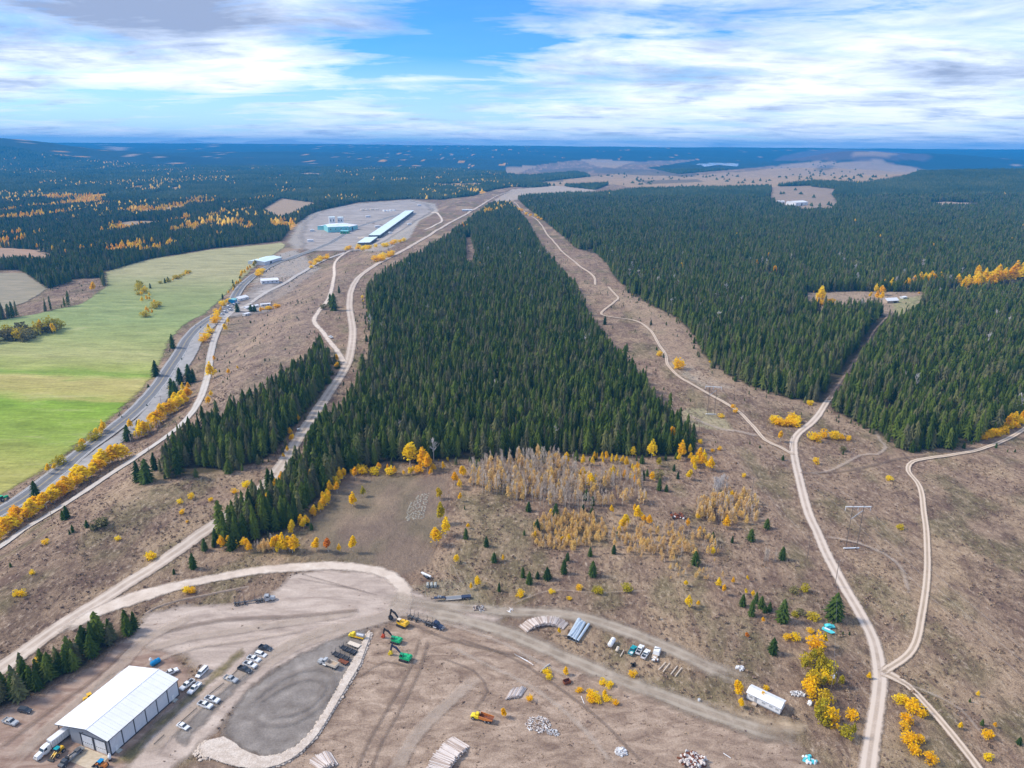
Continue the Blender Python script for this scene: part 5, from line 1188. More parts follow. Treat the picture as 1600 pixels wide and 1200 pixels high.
def flatbed():
    o = put('flatbed_truck', 'dark flatbed truck with crane gear parked in front of the shop doors', 'flatbed truck', (124,1177), (99,1199)); 
    MB().prism([(1.6, .6), (4.0, .6), (4.0, 1.3), (3.0, 1.5), (2.7, 2.1), (1.6, 2.15)], -1.0, 1.0, .1, 1.6).build('cab', 'dark_paint', o, .05)
    MB().prism([(3.02, 1.5), (2.74, 2.04), (2.82, 2.06), (3.1, 1.5)], -.85, .85).build('windscreen', 'glass', o)
    MB().box(-1.4, 0, 1.0, 6.0, 2.2, .18).build('flat_deck', 'grey_paint', o); MB().box(-.5, 0, .7, 8, .9, .3).build('frame', 'dark_steel', o)
    MB().box(1.2, 0, 1.2, .6, 1.2, 1.1).build('crane_base', 'black_paint', o); MB().beam((1.2, 0, 2.2), (-2.6, .3, 1.7), .25, .25).build('crane_arm', 'black_paint', o)
    MB().box(-2.6, 0, 1.2, 1.6, 1.4, .7).build('tool_box', 'steel', o); MB().cyl((.2, -.6, 1.55), (.2, .6, 1.55), .4, n=12).build('reel', 'cream_paint', o)
    for x in (-3.2, 2.9): 
        for s in (-1, 1): wheel(o, x, s*.9, .45, .3)
flatbed()
# cars and pickups round the shop
pickup('white pickup half hidden behind the far corner of the shop building', (262,1056), (271,1052), 'white_paint')
car('white van with dark side windows, farthest of three beside the shop corner', (323,1047), (309,1061), 'white_paint', 'van')
pickup('white crew pickup nose to the left, touching the shop corner', (302,1066), (284,1080), 'white_paint')
pickup('white pickup with closed bed, right of the pickup at the shop corner', (312,1071), (297,1086), 'white_paint', bed='white_paint')
car('pale silver sedan parked alone at the lower end of the log-edged parking strip', (279,1134), (294,1141), 'white_paint', 'sedan')
pickup('white pickup with black bed, left of the pair in the middle of the parking strip', (311,1101), (331,1108), 'white_paint')
pickup('white pickup, right of the pair in the middle of the parking strip', (322,1093), (342,1099), 'white_paint', bed='dark_paint')
pickup('grey pickup with pale bed parked alone in the parking strip', (350,1060), (372,1068), 'silver_paint', bed='cream_paint')
pickup('black short pickup at the lower end of the group of five', (375,1046), (390,1052), 'dark_paint')
pickup('white pickup with black bed, second from the lower end of the group of five', (381,1038), (401,1045), 'white_paint')
pickup('white pickup with black bed, third of the group of five', (387,1029), (407,1036), 'white_paint')
car('small white car, fourth of the group of five', (400,1023), (416,1028), 'white_paint', 'suv')
pickup('long dark navy pickup at the top end of the group of five', (404,1012), (426,1019), 'dark_paint', bed='black_paint')
car('dark car parked under the roadside spruces left of the shop', (30,1111), (50,1115), 'dark_paint', 'suv')
pickup('grey pickup nearest the left edge below the roadside spruces', (8,1128), (26,1134), 'silver_paint', bed='cream_paint')
pickup('white pickup camper on the pale road where it narrows', (513,526), (521,530), 'white_paint', sc=1.15)
car('dark car driving on the main dirt road between the spruce blocks', (466,677), (467,670), 'silver_paint', 'suv', sc=1.1)
car('dark car on the trail edge by the fork shrubs', (1038,552), (1040,549), 'dark_paint', 'suv', sc=.8) if False else None
def stripes():
    for i, (a, b) in enumerate([((272,1130),(284,1134)),((300,1112),(316,1118)),((296,1116),(310,1122)),((338,1083),(352,1089)),((343,1078),(357,1084))]):
        pass
def logpart(parent, p0, p1, r, m, n=8, name='log'):
    return MB().cyl(p0, p1, r, r*.85, n).build(name, m, parent)
def ground_logs(name, label, cat, segs, r, m, group=None):
    """logs or beams lying on the ground, each a thing"""
    for i, (a, b) in enumerate(segs):
        x1, y1 = PW(*a); x2, y2 = PW(*b); z1, z2 = up(x1, y1)+r, up(x2, y2)+r
        lb = label[i] if isinstance(label, list) else label
        b_ = MB().cyl((0, 0, 0), (x2-x1, y2-y1, z2-z1), r, r*.9, 8); me = bpy.data.meshes.new(name); me.from_pydata(b_.V, [], b_.F); me.materials.append(M[m])
        o = bpy.data.objects.new(name, me); C.objects.link(o); o.location = (x1, y1, z1); o['label'] = lb; o['category'] = cat
        if group: o['group'] = group
ground_logs('kerb_log', ['long dark log edging the lower part of the parking strip', 'long dark log edging the middle of the parking strip', 'dark log edging the strip above the lone grey pickup', 'pale fallen log on the bank beside the shop grass'], 'log', [((283,1130),(308,1108)),((321,1092),(350,1069)),((363,1057),(374,1046)),((241,1165),(257,1150))], .28, 'pole_wood')

# ------------------------------------------------------------------ heavy machines
def log_truck(label, a, b, paint, sc=1.0, trailer=True):
    o = put('logging_truck', label, 'logging truck', a, b, sc=sc)
    tractor_unit(o, 5.2, paint, sleeper=False)
    MB().box(2.6, 0, .85, 8.5, .8, .32).build('frame', 'steel', o); MB().box(-5.6, 0, .95, 7.0, .7, .3).build('trailer_frame', 'steel', o)
    MB().beam((-2.4, 0, .95), (-.2, 0, .95), .22, .22).build('reach_pole', 'dark_steel', o)
    for x in (-8.3, -7.1, -4.2, 1.0, 2.2, 3.4): axle(o, x)
    for x in (-8.6, -6.6, -4.4, .3, 3.2): bunk(o, x)
    MB().box(4.7, 0, 1.2, .25, 2.3, 1.7).build('headboard', paint, o)
log_truck('black logging truck with empty bunks and white cab front, parked alone above the yard', (363,947), (432,937), 'silver_paint', .93)
log_truck('dark navy logging truck with empty stakes behind the yellow excavator', (632,964), (698,987), 'navy_paint', .95)
def lowboy():
    o = put('lowboy_trailer', 'dark blue lowboy trailer with gooseneck, parked above the yard', 'trailer', (738,934), (675,940), sc=.92)
    MB().prism([(3.4, 1.3), (8.6, 1.5), (8.6, 1.75), (3.8, 1.75), (3.0, 1.0), (2.9, .6), (3.3, .6)], -.8, .8).build('gooseneck', 'navy_paint', o)
    MB().box(-.6, 0, .5, 7.6, 2.6, .32).build('low_deck', 'grey_paint', o)
    for s in (-1, 1): MB().box(-.6, s*1.38, .55, 7.6, .14, .3).build('deck_rail', 'cream_paint', o)
    MB().prism([(-4.2, .5), (-4.6, 1.1), (-9.0, 1.1), (-9.0, .8), (-4.0, .4)], -1.1, 1.1).build('rear_deck', 'navy_paint', o)
    for x in (-5.2, -6.6, -8.0): axle(o, x)
    for x in (6.6, 5.6): MB().box(x, 0, 1.75, .8, 1.6, .5).build('chain_box', 'grey_paint', o)
    MB().beam((8.6, 0, 1.4), (10.0, 0, 1.0), .25, .25).build('draw_arm', 'dark_steel', o)
lowboy()
def tracks(o, L=3.8, W_=2.6, h=.85):
    for s in (-1, 1):
        t = MB().prism([(-L/2+.35, 0), (L/2-.35, 0), (L/2, .35), (L/2-.05, h-.15), (L/2-.4, h), (-L/2+.4, h), (-L/2+.05, h-.15), (-L/2, .35)], s*W_/2-.3, s*W_/2+.3).build('track', 'dark_steel', o)
        for k in range(9): MB().box(-L/2+.45+k*(L-.9)/8, s*W_/2, h, .12, .62, .05).build('track_shoe', 'steel', t)
    MB().box(0, 0, .4, L*.6, W_-.5, .5).build('undercarriage', 'dark_steel', o)
def digger(name, label, cat, a, b, paint, boomcol, head, headcol, sc=1.0, roof=None, turn=0):
    o = put(name, label, cat, a, b, sc=sc); tracks(o)
    MB().prism([(-2.5, .95), (1.5, .95), (1.5, 1.7), (-.4, 2.05), (-2.4, 2.0), (-2.65, 1.5)], -1.35, 1.35, .08, 1.6).build('engine_house', paint, o, .08)
    MB().box(-1.8, 0, 2.0, 1.0, 2.0, .35).build('counterweight', paint, o, .05); MB().cyl((-1.0, -.7, 2.0), (-1.0, -.7, 2.7), .1, n=8).build('exhaust_pipe', 'dark_steel', o)
    cb = MB().prism([(.1, 1.2), (1.7, 1.2), (1.75, 2.0), (1.35, 2.95), (.1, 3.0)], .25, 1.35, .06, 2).build('cab', paint, o, .05)
    MB().prism([(1.76, 1.6), (1.78, 2.0), (1.40, 2.85), (1.34, 2.85), (1.70, 2.0), (1.70, 1.6)], .35, 1.25).build('windscreen', 'glass', cb)
    MB().prism([(.25, 2.0), (1.55, 2.0), (1.25, 2.8), (.25, 2.85)], 1.30, 1.39).build('side_window', 'glass', cb)
    MB().box(.75, .8, 3.0, 1.4, 1.2, .12).build('cab_roof', roof or paint, cb)
    MB().prism([(.6, 1.5), (1.2, 1.4), (3.6, 4.3), (5.6, 4.6), (5.7, 4.2), (3.9, 3.6)], -.55, -.05).build('boom', boomcol, o)
    MB().cyl((1.4, -.3, 1.6), (3.4, -.3, 3.6), .14, n=8).build('boom_cylinder', 'rim', o)
    MB().prism([(5.2, 5.0), (5.8, 4.9), (6.5, 1.6), (6.1, 1.5), (5.3, 4.0)], -.52, -.08).build('stick', boomcol, o)
    if head == 'bucket': MB().prism([(6.6, 1.8), (6.1, 1.7), (5.3, 1.2), (5.2, .5), (5.8, .1), (6.5, .6)], -1.0, .4).build('bucket', headcol, o)
    else:
        MB().box(6.2, -.3, .5, 1.1, 1.1, 1.5, .8, .8).build('processor_head', headcol, o, .08)
        for s in (-1, 1): MB().prism([(6.1, .2), (6.9, .2), (7.2, .8), (6.7, 1.3)], -.3+s*.6-.08, -.3+s*.6+.08).build('gripper', headcol, o)
        MB().cyl((5.5, -.3, .75), (7.0, -.3, .75), .38, n=10).build('feed_roller', headcol, o)
    return o
digger('excavator', 'yellow excavator with black arm bent down, beside the navy logging truck', 'excavator', (643,984), (615,972), 'yellow_paint', 'black_paint', 'bucket', 'black_paint', 1.1, 'cream_paint')
digger('log_processor', 'green log processor with red head, upper of the two green machines', 'log processor', (632,1008), (606,1000), 'green_paint', 'black_paint', 'proc', 'red_paint', .98, 'dark_green_paint')
digger('log_processor', 'green log processor with tall yellow head, lower of the two green machines', 'log processor', (648,1036), (618,1027), 'green_paint', 'navy_paint', 'proc', 'bright_yellow_paint', 1.05, 'dark_green_paint')
def vac():
    o = put('vacuum_truck', 'bright yellow truck with silver tank at the top of the gravel pad', 'truck', (569,1000), (548,995)); o.scale = (.85,)*3
    MB().prism([(1.4, .7), (4.3, .7), (4.3, 1.5), (3.3, 1.8), (2.9, 2.6), (1.4, 2.7)], -1.15, 1.15, .1, 2).build('cab', 'bright_yellow_paint', o, .08)
    MB().prism([(3.32, 1.8), (2.94, 2.52), (3.04, 2.54), (3.42, 1.8)], -1, 1).build('windscreen', 'glass', o)
    MB().box(-1.2, 0, .85, 5.2, 2.3, .5).build('deck', 'yellow_paint', o); MB().lathe((-3.9, 0, 2.0), (1, 0, 0), [(0, .4), (.15, .8), (.3, .95), (3.9, .95), (4.05, .8), (4.2, .4)], 14).build('tank', 'rim', o)
    for x in (-2.8, -1.6): axle(o, x, .48)
    for s in (-1, 1): wheel(o, 3.0, s*1.0, .48, .32)
vac()
def dump_truck():
    o = put('dump_truck', 'grey dump truck with pale open box at the lower end of the gravel pad', 'dump truck', (527,1046), (501,1036)); o.scale = (.92,)*3
    tractor_unit(o, .9, 'silver_paint', sleeper=False, stacks=False); MB().box(-1.6, 0, .8, 6.0, .9, .35).build('frame', 'dark_steel', o)
    MB().box(-1.9, 0, 1.25, 5.2, 2.3, .14).build('box_floor', 'wood', o)
    for s in (-1, 1): MB().box(-1.9, s*1.2, 1.25, 5.2, .1, 1.15).build('box_side', 'cream_paint', o)
    for x in (-4.5, .7): MB().box(x, 0, 1.25, .1, 2.5, 1.2).build('box_end', 'cream_paint', o)
    for x in (-3.7, -2.5): axle(o, x)
dump_truck()
def artic():
    o = put('articulated_dump_truck', 'yellow articulated dump truck with rusty orange box near the log deck', 'dump truck', (774,1131), (735,1121)); o.scale = (.82,)*3
    MB().prism([(1.6, 1.0), (5.2, 1.0), (5.3, 1.6), (4.2, 2.1), (1.6, 2.2)], -1.2, 1.2, .1, 1.8).build('hood', 'bright_yellow_paint', o, .1)
    MB().box(2.4, 0, 2.1, 1.5, 1.7, 1.2, .85, .85).build('cab', 'bright_yellow_paint', o, .05); MB().box(3.15, 0, 2.3, .14, 1.4, .75).build('windscreen', 'glass', o)
    b = MB().prism([(1.2, 2.9), (1.4, 1.6), (-1.0, 1.2), (-4.6, 1.8), (-4.8, 2.1), (-1.0, 1.45), (1.2, 1.9)], -1.3, 1.3).build('box_floor', 'rust', o)
    for s in (-1, 1): MB().prism([(1.3, 3.0), (1.4, 1.6), (-1.0, 1.2), (-4.7, 1.9), (-4.6, 2.3), (-1.0, 2.7)], s*1.35-.08, s*1.35+.08).build('box_side', 'orange_paint', o)
    MB().box(-1.2, 0, .9, 5.6, .9, .4).build('frame', 'yellow_paint', o)
    for x in (-3.1, -1.4, 4.0):
        for s in (-1, 1): wheel(o, x, s*1.15, .78, .55)
artic()
def flat_trailer(label, a, b, deck, sc=1.0, L=8, stakes=False, name='flat_trailer'):
    o = put(name, label, 'trailer', a, b, sc=sc)
    MB().box(0, 0, 1.0, L, 2.3, .22).build('deck', deck, o); MB().box(0, 0, .7, L*.95, .8, .3).build('frame', 'dark_steel', o)
    MB().beam((L/2, 0, .8), (L/2+1.3, 0, .7), .2, .2).build('draw_bar', 'dark_steel', o)
    for x in (-L*.35, -L*.35+1.2): axle(o, x, .46)
    if stakes:
        for x in np.linspace(-L/2+.4, L/2-.4, 4): bunk(o, float(x), 1.7, 1.2)
flat_trailer('flat trailer with pale deck between yellow truck and black trailers', (563,1014), (544,1007), 'cream_paint', .85, 6.5)
flat_trailer('black log trailer, upper of the dark trailers on the gravel pad', (562,1026), (528,1012), 'black_paint', .9, 8.5, True)
flat_trailer('black log trailer with stakes, lower of the dark trailers on the gravel pad', (550,1036), (516,1022), 'dark_steel', .9, 8.5, True)
flat_trailer('short rusty brown trailer beside the grey dump truck', (546,1041), (528,1033), 'rust', .8, 5, False)
def boat():
    o = put('boat_trailer', 'small trailer with a slim white boat above the concrete culverts', 'boat', (674,905), (659,898)); 
    MB().prism([(-2.6, .5), (2.0, .5), (3.2, 1.1), (-2.6, 1.1)], -.5, .5).build('hull', 'white_paint', o); MB().box(-.8, .9, .4, 3.4, .8, .35).build('trailer_bed', 'black_paint', o)
    MB().box(-1.6, 1.2, .75, 1.6, 1.0, .5).build('gear_box', 'dark_paint', o)
    for s in (-1, 1): wheel(o, -1.4, .4+s*.9, .3, .18)
boat()
for i, (x_, lb) in enumerate([(668.5, 'left'), (674.5, 'middle'), (680.5, 'right')]):
    o = put('concrete_culvert', f'{lb} of the three short grey-green culvert pipes above the yard', 'culvert pipe', (x_,919.5), (x_,913), group='concrete culverts')
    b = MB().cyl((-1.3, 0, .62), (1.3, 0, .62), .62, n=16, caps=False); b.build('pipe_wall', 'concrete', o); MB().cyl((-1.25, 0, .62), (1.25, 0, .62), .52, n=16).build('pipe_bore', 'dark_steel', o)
    MB().lathe((-1.36, 0, .62), (1, 0, 0), [(0, .62), (0, .7), (.22, .7), (.22, .62)], 16).build('collar', 'concrete', o)
# steel pipes beside the curved log pile
for i, (a, b, r, lb) in enumerate([((889,1000),(905,972),.95,'thickest grey-blue steel pipe at the left of the pipe stack'), ((894,1001.5),(909.5,974.5),.75,'second grey-blue pipe in the stack beside the thickest one'),
        ((897,1003),(913,975.5),.62,'third pipe of the stack, lying right of the middle gap'), ((902,1004.5),(920,977.5),.55,'thin pale pipe on the right edge of the stack'), ((892,998),(907,977),.5,'narrow pipe resting on top of the stack')]):
    x1, y1 = PW(*a); x2, y2 = PW(*b); o = put('steel_pipe', lb, 'steel pipe', a, b, group='steel pipes', dz=.9 if i == 4 else 0); Lh = math.hypot(x2-x1, y2-y1)/2
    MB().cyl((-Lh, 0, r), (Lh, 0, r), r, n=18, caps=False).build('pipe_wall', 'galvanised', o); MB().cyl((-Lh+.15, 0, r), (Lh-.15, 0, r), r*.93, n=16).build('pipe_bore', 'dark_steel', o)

# ------------------------------------------------------------------ timber
def log_deck(name, label, line, loglen, n, layers, r, mats, ang_extra=0.0, cat='log pile', jitter=.25, taper=True):
    """logs side by side along a line of photo points, lying across it, heaped in layers"""
    pts = [PW(*p) for p in line]; L = smooth_line(pts, lambda p: .5); cum = np.concatenate([[0], np.cumsum(np.hypot(*np.diff(L, axis=0).T))])
    cx_, cy_ = L[len(L)//2]; z0 = up(cx_, cy_)
    o = thing(name, label, cat, (cx_, cy_, z0)); meshes = {}
    rd = random.Random(n)
    for l in range(layers):
        f0 = l*.5/layers if taper else 0; m_ = int(n*(1-2*f0*.5))
        for i in range(m_):
            s = cum[-1]*(f0*.5 + (1-f0)*(i+.5)/m_); x = np.interp(s, cum, L[:, 0]); y = np.interp(s, cum, L[:, 1]); x2 = np.interp(s+.5, cum, L[:, 0]); y2 = np.interp(s+.5, cum, L[:, 1]); x3 = np.interp(s-.5, cum, L[:, 0]); y3 = np.interp(s-.5, cum, L[:, 1])
            th = math.atan2(y2-y3, x2-x3)+math.pi/2+ang_extra+rd.gauss(0, .03); k = rd.randrange(6)
            if k not in meshes:
                b = MB().cyl((-.5, 0, 0), (.5, 0, 0), 1, .8, 7); me = bpy.data.meshes.new('log'); me.from_pydata(b.V, [], b.F); me.materials.append(M[mats[k % len(mats)]]); meshes[k] = me
            q = part('log', meshes[k], None, o); off = rd.gauss(0, jitter)
            rr = r*rd.uniform(.75, 1.25); q.location = (x-cx_+math.cos(th)*off, y-cy_+math.sin(th)*off, rr+l*r*1.6+rd.uniform(0, .1)); q.rotation_euler = (0, rd.gauss(0, .012), th); q.scale = (loglen*rd.uniform(.9, 1.05), rr, rr)
    return o
log_deck('curved_log_pile', 'long curved pile of pale peeled logs at the edge of the yard track', [(816,985),(832,977),(850,973),(868,974),(884,980)], 5.0, 58, 5, .17, ['log_pale', 'log_pale', 'log_bark'])
log_deck('log_deck', 'large deck of grey-pink logs at the bottom edge right of the yellow dump truck', [(680,1212),(692,1192),(706,1176),(722,1160)], 7.0, 58, 5, .19, ['log_pale', 'log_bark', 'log_pale'])
log_deck('log_pile', 'small pile of long grey logs above the pale firewood heap', [(793,1087),(806,1085),(819,1083)], 5.0, 32, 4, .15, ['log_grey', 'log_pale', 'log_bark'], -.62)
log_deck('log_pile', 'low pile of pale logs at the bottom edge below the stone band', [(492,1200),(505,1192),(522,1186)], 6.0, 34, 4, .18, ['log_pale', 'log_bark'], .2)
log_deck('pole_bundle', 'bundle of white poles lying just below the lower yard track', [(812,1028),(819,1032),(826,1036)], 5.5, 7, 1, .2, ['log_pale', 'white_paint'], math.pi/2)
log_deck('plank_stack', 'small stack of white and grey planks right of the pole bundle', [(848,1049),(851,1046),(855,1043)], 4.0, 5, 2, .22, ['white_paint', 'log_grey'], math.pi/2, cat='plank stack')
def heap(name, label, cat, c, rx, ry, n, piece, m, hh=1.0, pn='log_piece'):
    x, y = PW(*c); o = thing(name, label, cat, (x, y, up(x, y))); rd = random.Random(n); me = {}
    for i in range(n):
        a = rd.random()*6.28; q_ = rd.random()**.5; k = rd.randrange(4)
        if k not in me:
            if pn in ('stone', 'rubble_piece'): b = MB().box(0, 0, -.5, 1, 1, 1, rd.uniform(.5, .8), rd.uniform(.5, .8)) 
            else: b = MB().cyl((-.5, 0, 0), (.5, 0, 0), .12, .1, 6)
            mm = bpy.data.meshes.new(pn); mm.from_pydata(b.V, [], b.F); mm.materials.append(M[m[k % len(m)]]); me[k] = mm
        p = part(pn, me[k], None, o); dx_, dy_ = q_*rx*math.cos(a), q_*ry*math.sin(a)
        p.location = (dx_, dy_, .1+hh*(1-q_**2)*rd.uniform(.3, 1)); p.rotation_euler = (rd.gauss(0, .3), rd.gauss(0, .35), rd.random()*6.28); s = piece*rd.uniform(.6, 1.3); p.scale = (s,)*3
    return o
heap('firewood_heap', 'wide heap of pale cut log pieces in the lower middle clearing', 'wood heap', (841,1133), 4.3, 3.6, 190, 1.0, ['log_pale', 'log_bark', 'white_paint'], 1.2)
heap('firewood_heap', 'small heap of whitish log pieces beside the wide pale heap', 'wood heap', (864,1146), 2.0, 1.5, 60, .9, ['white_paint', 'log_grey'], .9)
heap('rubble_heap', 'small heap of broken white pieces near the bottom edge', 'rubble heap', (971,1176), 2.0, 1.7, 70, .6, ['white_paint', 'log_grey'], .8, 'rubble_piece')
heap('slash_pile', 'pile of pale tangled branches and logs at the bottom edge', 'wood heap', (1083,1190), 3.6, 3.0, 120, 3.2, ['log_pale', 'log_grey', 'rust'], 1.4)
heap('stone_heap', 'grey stone heap on the slope up left of the mobile home', 'stone heap', (1156,1045), 1.8, 1.2, 50, .6, ['stone_grey', 'white_paint'], .7, 'stone')
heap('stone_heap', 'pale stone heap between the mobile home and the yellow thicket', 'stone heap', (1246,1085), 2.8, 1.3, 60, .6, ['white_paint', 'stone_grey'], .5, 'stone')
heap('scrap_heap', 'few white scraps lying below the yellow thicket', 'scrap', (1266,1100), 1.2, 1.0, 10, .8, ['white_paint'], .2, 'rubble_piece')
heap('scrap_heap', 'white scraps at the bottom edge right of the tangled pile', 'scrap', (1264,1188), 2.2, 1.6, 22, .9, ['white_paint', 'turquoise_paint'], .3, 'rubble_piece')
heap('scrap_heap', 'white branches by the bend above the yard track', 'scrap', (797,956), 1.0, 1.6, 8, 1.6, ['white_paint', 'log_pale'], .3)
heap('brush_pile', 'grey brush pile beside the bend of the upper yard track', 'brush pile', (748,952), 2.2, 1.6, 60, 2.0, ['log_grey', 'log_bark', 'pole_wood'], 1.2)
for i, (px_i, py_i, n_) in enumerate([(1245,985,5),(756,1080,5),(573,1105,6),(572,1170,6),(1066,757,8),(1196,1103,5)]): pass
o = put('rusty_crate', 'open rust-brown steel box left of the golden shrubs below the yard track', 'steel box', (881,1069), (890,1066)); 
MB().box(0, 0, 0, 2.6, 1.8, .12).build('floor', 'rust', o)
for s in (-1, 1): MB().box(0, s*.88, .1, 2.6, .08, 1.0).build('side', 'rust', o); MB().box(s*1.27, 0, .1, .08, 1.7, 1.0).build('end', 'rust', o)
ground_logs('timber_beam', ['first pale beam from the left in the row of four beside the junk camper', 'second beam from the left in the row of four', 'third beam from the left in the row of four', 'rightmost beam in the row of four beside the junk camper', 'short pale post lying beside the small propane cylinder'], 'timber beam',
            [((1029,1048),(1040,1036)),((1036,1051),(1046,1038)),((1048,1055),(1058,1042)),((1055,1058),(1065,1045)),((969,1027),(975,1017))], .2, 'cream_paint', None)
ground_logs('fallen_pole', ['thin white pole on bare earth above the golden shrubs', 'pale pole lying in the clearing below the thicket'], 'pole', [((908,1089),(913,1101)),((1130,1178),(1142,1186))], .12, 'white_paint')
# junk row: teal pickup, two white pickups, wrecked camper
pickup('teal pickup parked in the junk row above the yard track', (983,1027), (993,1011), 'teal_paint', bed='white_paint', name='pickup_truck')
pickup('white pickup right beside the teal pickup', (995,1026), (1004,1010), 'white_paint', bed='black_paint')
pickup('white pickup between the other white pickup and the junk camper', (1003,1033), (1014,1017), 'white_paint', bed='dark_paint')
def camper():
    o = put('junk_camper', 'collapsed white camper with black debris at the end of the junk row', 'camper wreck', (1022,1033), (1028,1017)); 
    MB().prism([(-.6, .6), (3.0, .6), (3.1, 1.6), (2.4, 2.3), (-.2, 2.2)], -1.3, 1.3, .15, 1.8).build('shell', 'white_paint', o, .05); MB().box(-1.8, .2, .4, 2.6, 2.2, .3, rz=.1).build('floor', 'wood', o)
    MB().box(1.5, 0, 2.3, .25, 2.4, .08, rz=.5).build('roof_strip', 'black_paint', o)
    for i in range(16): MB().box(random.uniform(-4.6, -.8), random.uniform(-1.4, 1.4), random.uniform(.1, .5), random.uniform(.5, 1.5), random.uniform(.2, .7), random.uniform(.15, .6), rz=random.random()*3).build('debris', random.choice(['black_paint', 'black_paint', 'white_paint', 'rust', 'cream_paint']), o)
camper()
def wreck(label, c, cols, n, rx, ry, sz, name='burnt_wreck'):
    x, y = PW(*c); o = thing(name, label, 'wreck', (x, y, up(x, y))); rd = random.Random(n)
    MB().prism([(-1.9, .25), (1.9, .25), (2.0, .7), (1.0, .9), (.4, 1.35), (-.9, 1.4), (-1.9, .9)], -.85, .85, .1, 1).build('body', cols[0], o)
    for i in range(n): MB().box(rd.uniform(-rx, rx), rd.uniform(-ry, ry), rd.uniform(0, .3), rd.uniform(.5, sz), rd.uniform(.3, sz*.6), rd.uniform(.2, .9), rz=rd.random()*3, tx=rd.uniform(.5, 1)).build('debris', rd.choice(cols), o)
wreck('burnt wreck of dark red and white debris in the middle of the clearing', (1059,808), ['rust', 'white_paint', 'rust', 'dark_steel', 'white_paint'], 34, 3.4, 3.0, 2.0)
wreck('turquoise car wreck under the broad spruce by the ranch road', (1296,981), ['turquoise_paint', 'turquoise_paint', 'teal_paint'], 5, 1.6, 1.2, 1.2, 'car_wreck')
o = put('overturned_boat', 'pale turquoise boat hull lying in front of the turquoise wreck', 'boat', (1287,984), (1300,990)); MB().prism([(-2.4, 0), (1.6, 0), (2.8, .7), (1.4, .95), (-2.3, .9)], -.8, .8, .3, .5).build('hull', 'turquoise_paint', o, .1); MB().box(-.4, 0, .93, 2.2, 1.0, .05).build('hull_deck', 'white_paint', o)
o = put('burnt_tyre_pile', 'pile of black tyres between teal pickup and yard track', 'tyre pile', (990,1040))
for i in range(7): MB().lathe((random.uniform(-.8, .8), random.uniform(-.7, .7), .22*(i//3)), (0, 0, 1), [(0, .3), (0, .5), (.2, .5), (.2, .3)], 12).build('tyre', 'rubber', o)
o = put('white_drum', 'small white drum beside the lower yard track, left of the mobile home', 'drum', (1092,1096)); MB().cyl((0, 0, 0), (0, 0, .9), .45, n=12).build('shell', 'white_paint', o); MB().cyl((0, 0, .9), (0, 0, .96), .3, n=10).build('lid', 'rim', o)
# straw bedding rows on the brown field
rows = []
x0_, y0_ = PW(655, 790)
o = thing('straw_rows', 'pale grey-green rows of heaped straw in the middle of the brown field', 'straw rows', (x0_, y0_, float(HG(x0_, y0_))))
for j in range(6):
    pts = [PW(644+j*5+t*1.2*(-8)/8+ (0), 770+t*5 + (6-j)*.8) for t in range(0, 9)]; b = MB(); prev = None
    for k_, (x, y) in enumerate(pts):
        if k_ and (j > 1 or k_ > 2):
            for q in range(3):
                xx = prev[0]+(x-prev[0])*q/3+random.uniform(-.7, .7); yy = prev[1]+(y-prev[1])*q/3+random.uniform(-.6,.6); b.box(xx-x0_, yy-y0_, float(HG(xx, yy)-HG(x0_, y0_))-.15, random.uniform(.8,1.5), random.uniform(.8,1.5), random.uniform(.25, .5), .45, .45, rz=random.random()*3)
        prev = (x, y)
    b.build('straw_row', 'straw', o)
# ------------------------------------------------------------------ mobile home
def mobile():
    A = Vector(PW(1166, 1093)); B = Vector(PW(1217, 1118)); u = (B-A).normalized(); L = (B-A).length*1.02; n = Vector((-u.y, u.x)); W_ = 4.6
    o = thing('mobile_home', 'long white mobile home with white gable roof at the end of the yard track', 'mobile home', (A.x, A.y, up(*A)-.05), math.atan2(u.y, u.x))
    MB().box(L/2, W_/2, .5, L, W_, 2.7).build('wall', 'white_paint', o, .03); MB().box(L/2, W_/2, 0, L-.3, W_-.3, .5).build('skirting', 'wall_grey', o)
    for s, y1 in ((-1, -.35), (1, W_+.35)):
        for i in range(8):
            x0 = -.3+i*(L+.6)/8; b = MB(); b.V = [(x0, W_/2, 4.1), (x0+(L+.6)/8-.04, W_/2, 4.1), (x0+(L+.6)/8-.04, y1, 3.15), (x0, y1, 3.15)]; b.V += [(p[0], p[1], p[2]-.1) for p in b.V]
            b.F = [(0, 1, 2, 3), (7, 6, 5, 4), (0, 4, 5, 1), (1, 5, 6, 2), (2, 6, 7, 3), (3, 7, 4, 0)]; b.build('roof_panel', 'roof_white', o)
    for x in (.08, L-.08):
        b = MB(); V = [(x-.06, 0.02, 3.15), (x-.06, W_-.02, 3.15), (x-.06, W_/2, 4.0)]; b.V = V+[(p[0]+.12, p[1], p[2]) for p in V]; b.F = [(0, 1, 2), (5, 4, 3), (0, 3, 4, 1), (1, 4, 5, 2), (2, 5, 3, 0)]; b.build('gable', 'white_paint', o)
    for x in (L*.12, L*.5, L*.72, L*.9):
        w_ = MB().box(x, -.03, 1.5, 1.3, .08, .9).build('window', 'white_paint', o); MB().box(x, -.08, 1.57, 1.1, .04, .76).build('pane', 'silver_paint', w_)
    d = MB().box(L*.27, -.03, .6, .95, .08, 2.1).build('door', 'wall_grey', o); MB().box(L*.27+.35, -.08, 1.5, .08, .06, .1).build('handle', 'dark_steel', d); MB().box(L*.27, -.8, 0, 1.6, 1.4, .5).build('porch_step', 'wood', o)
mobile()
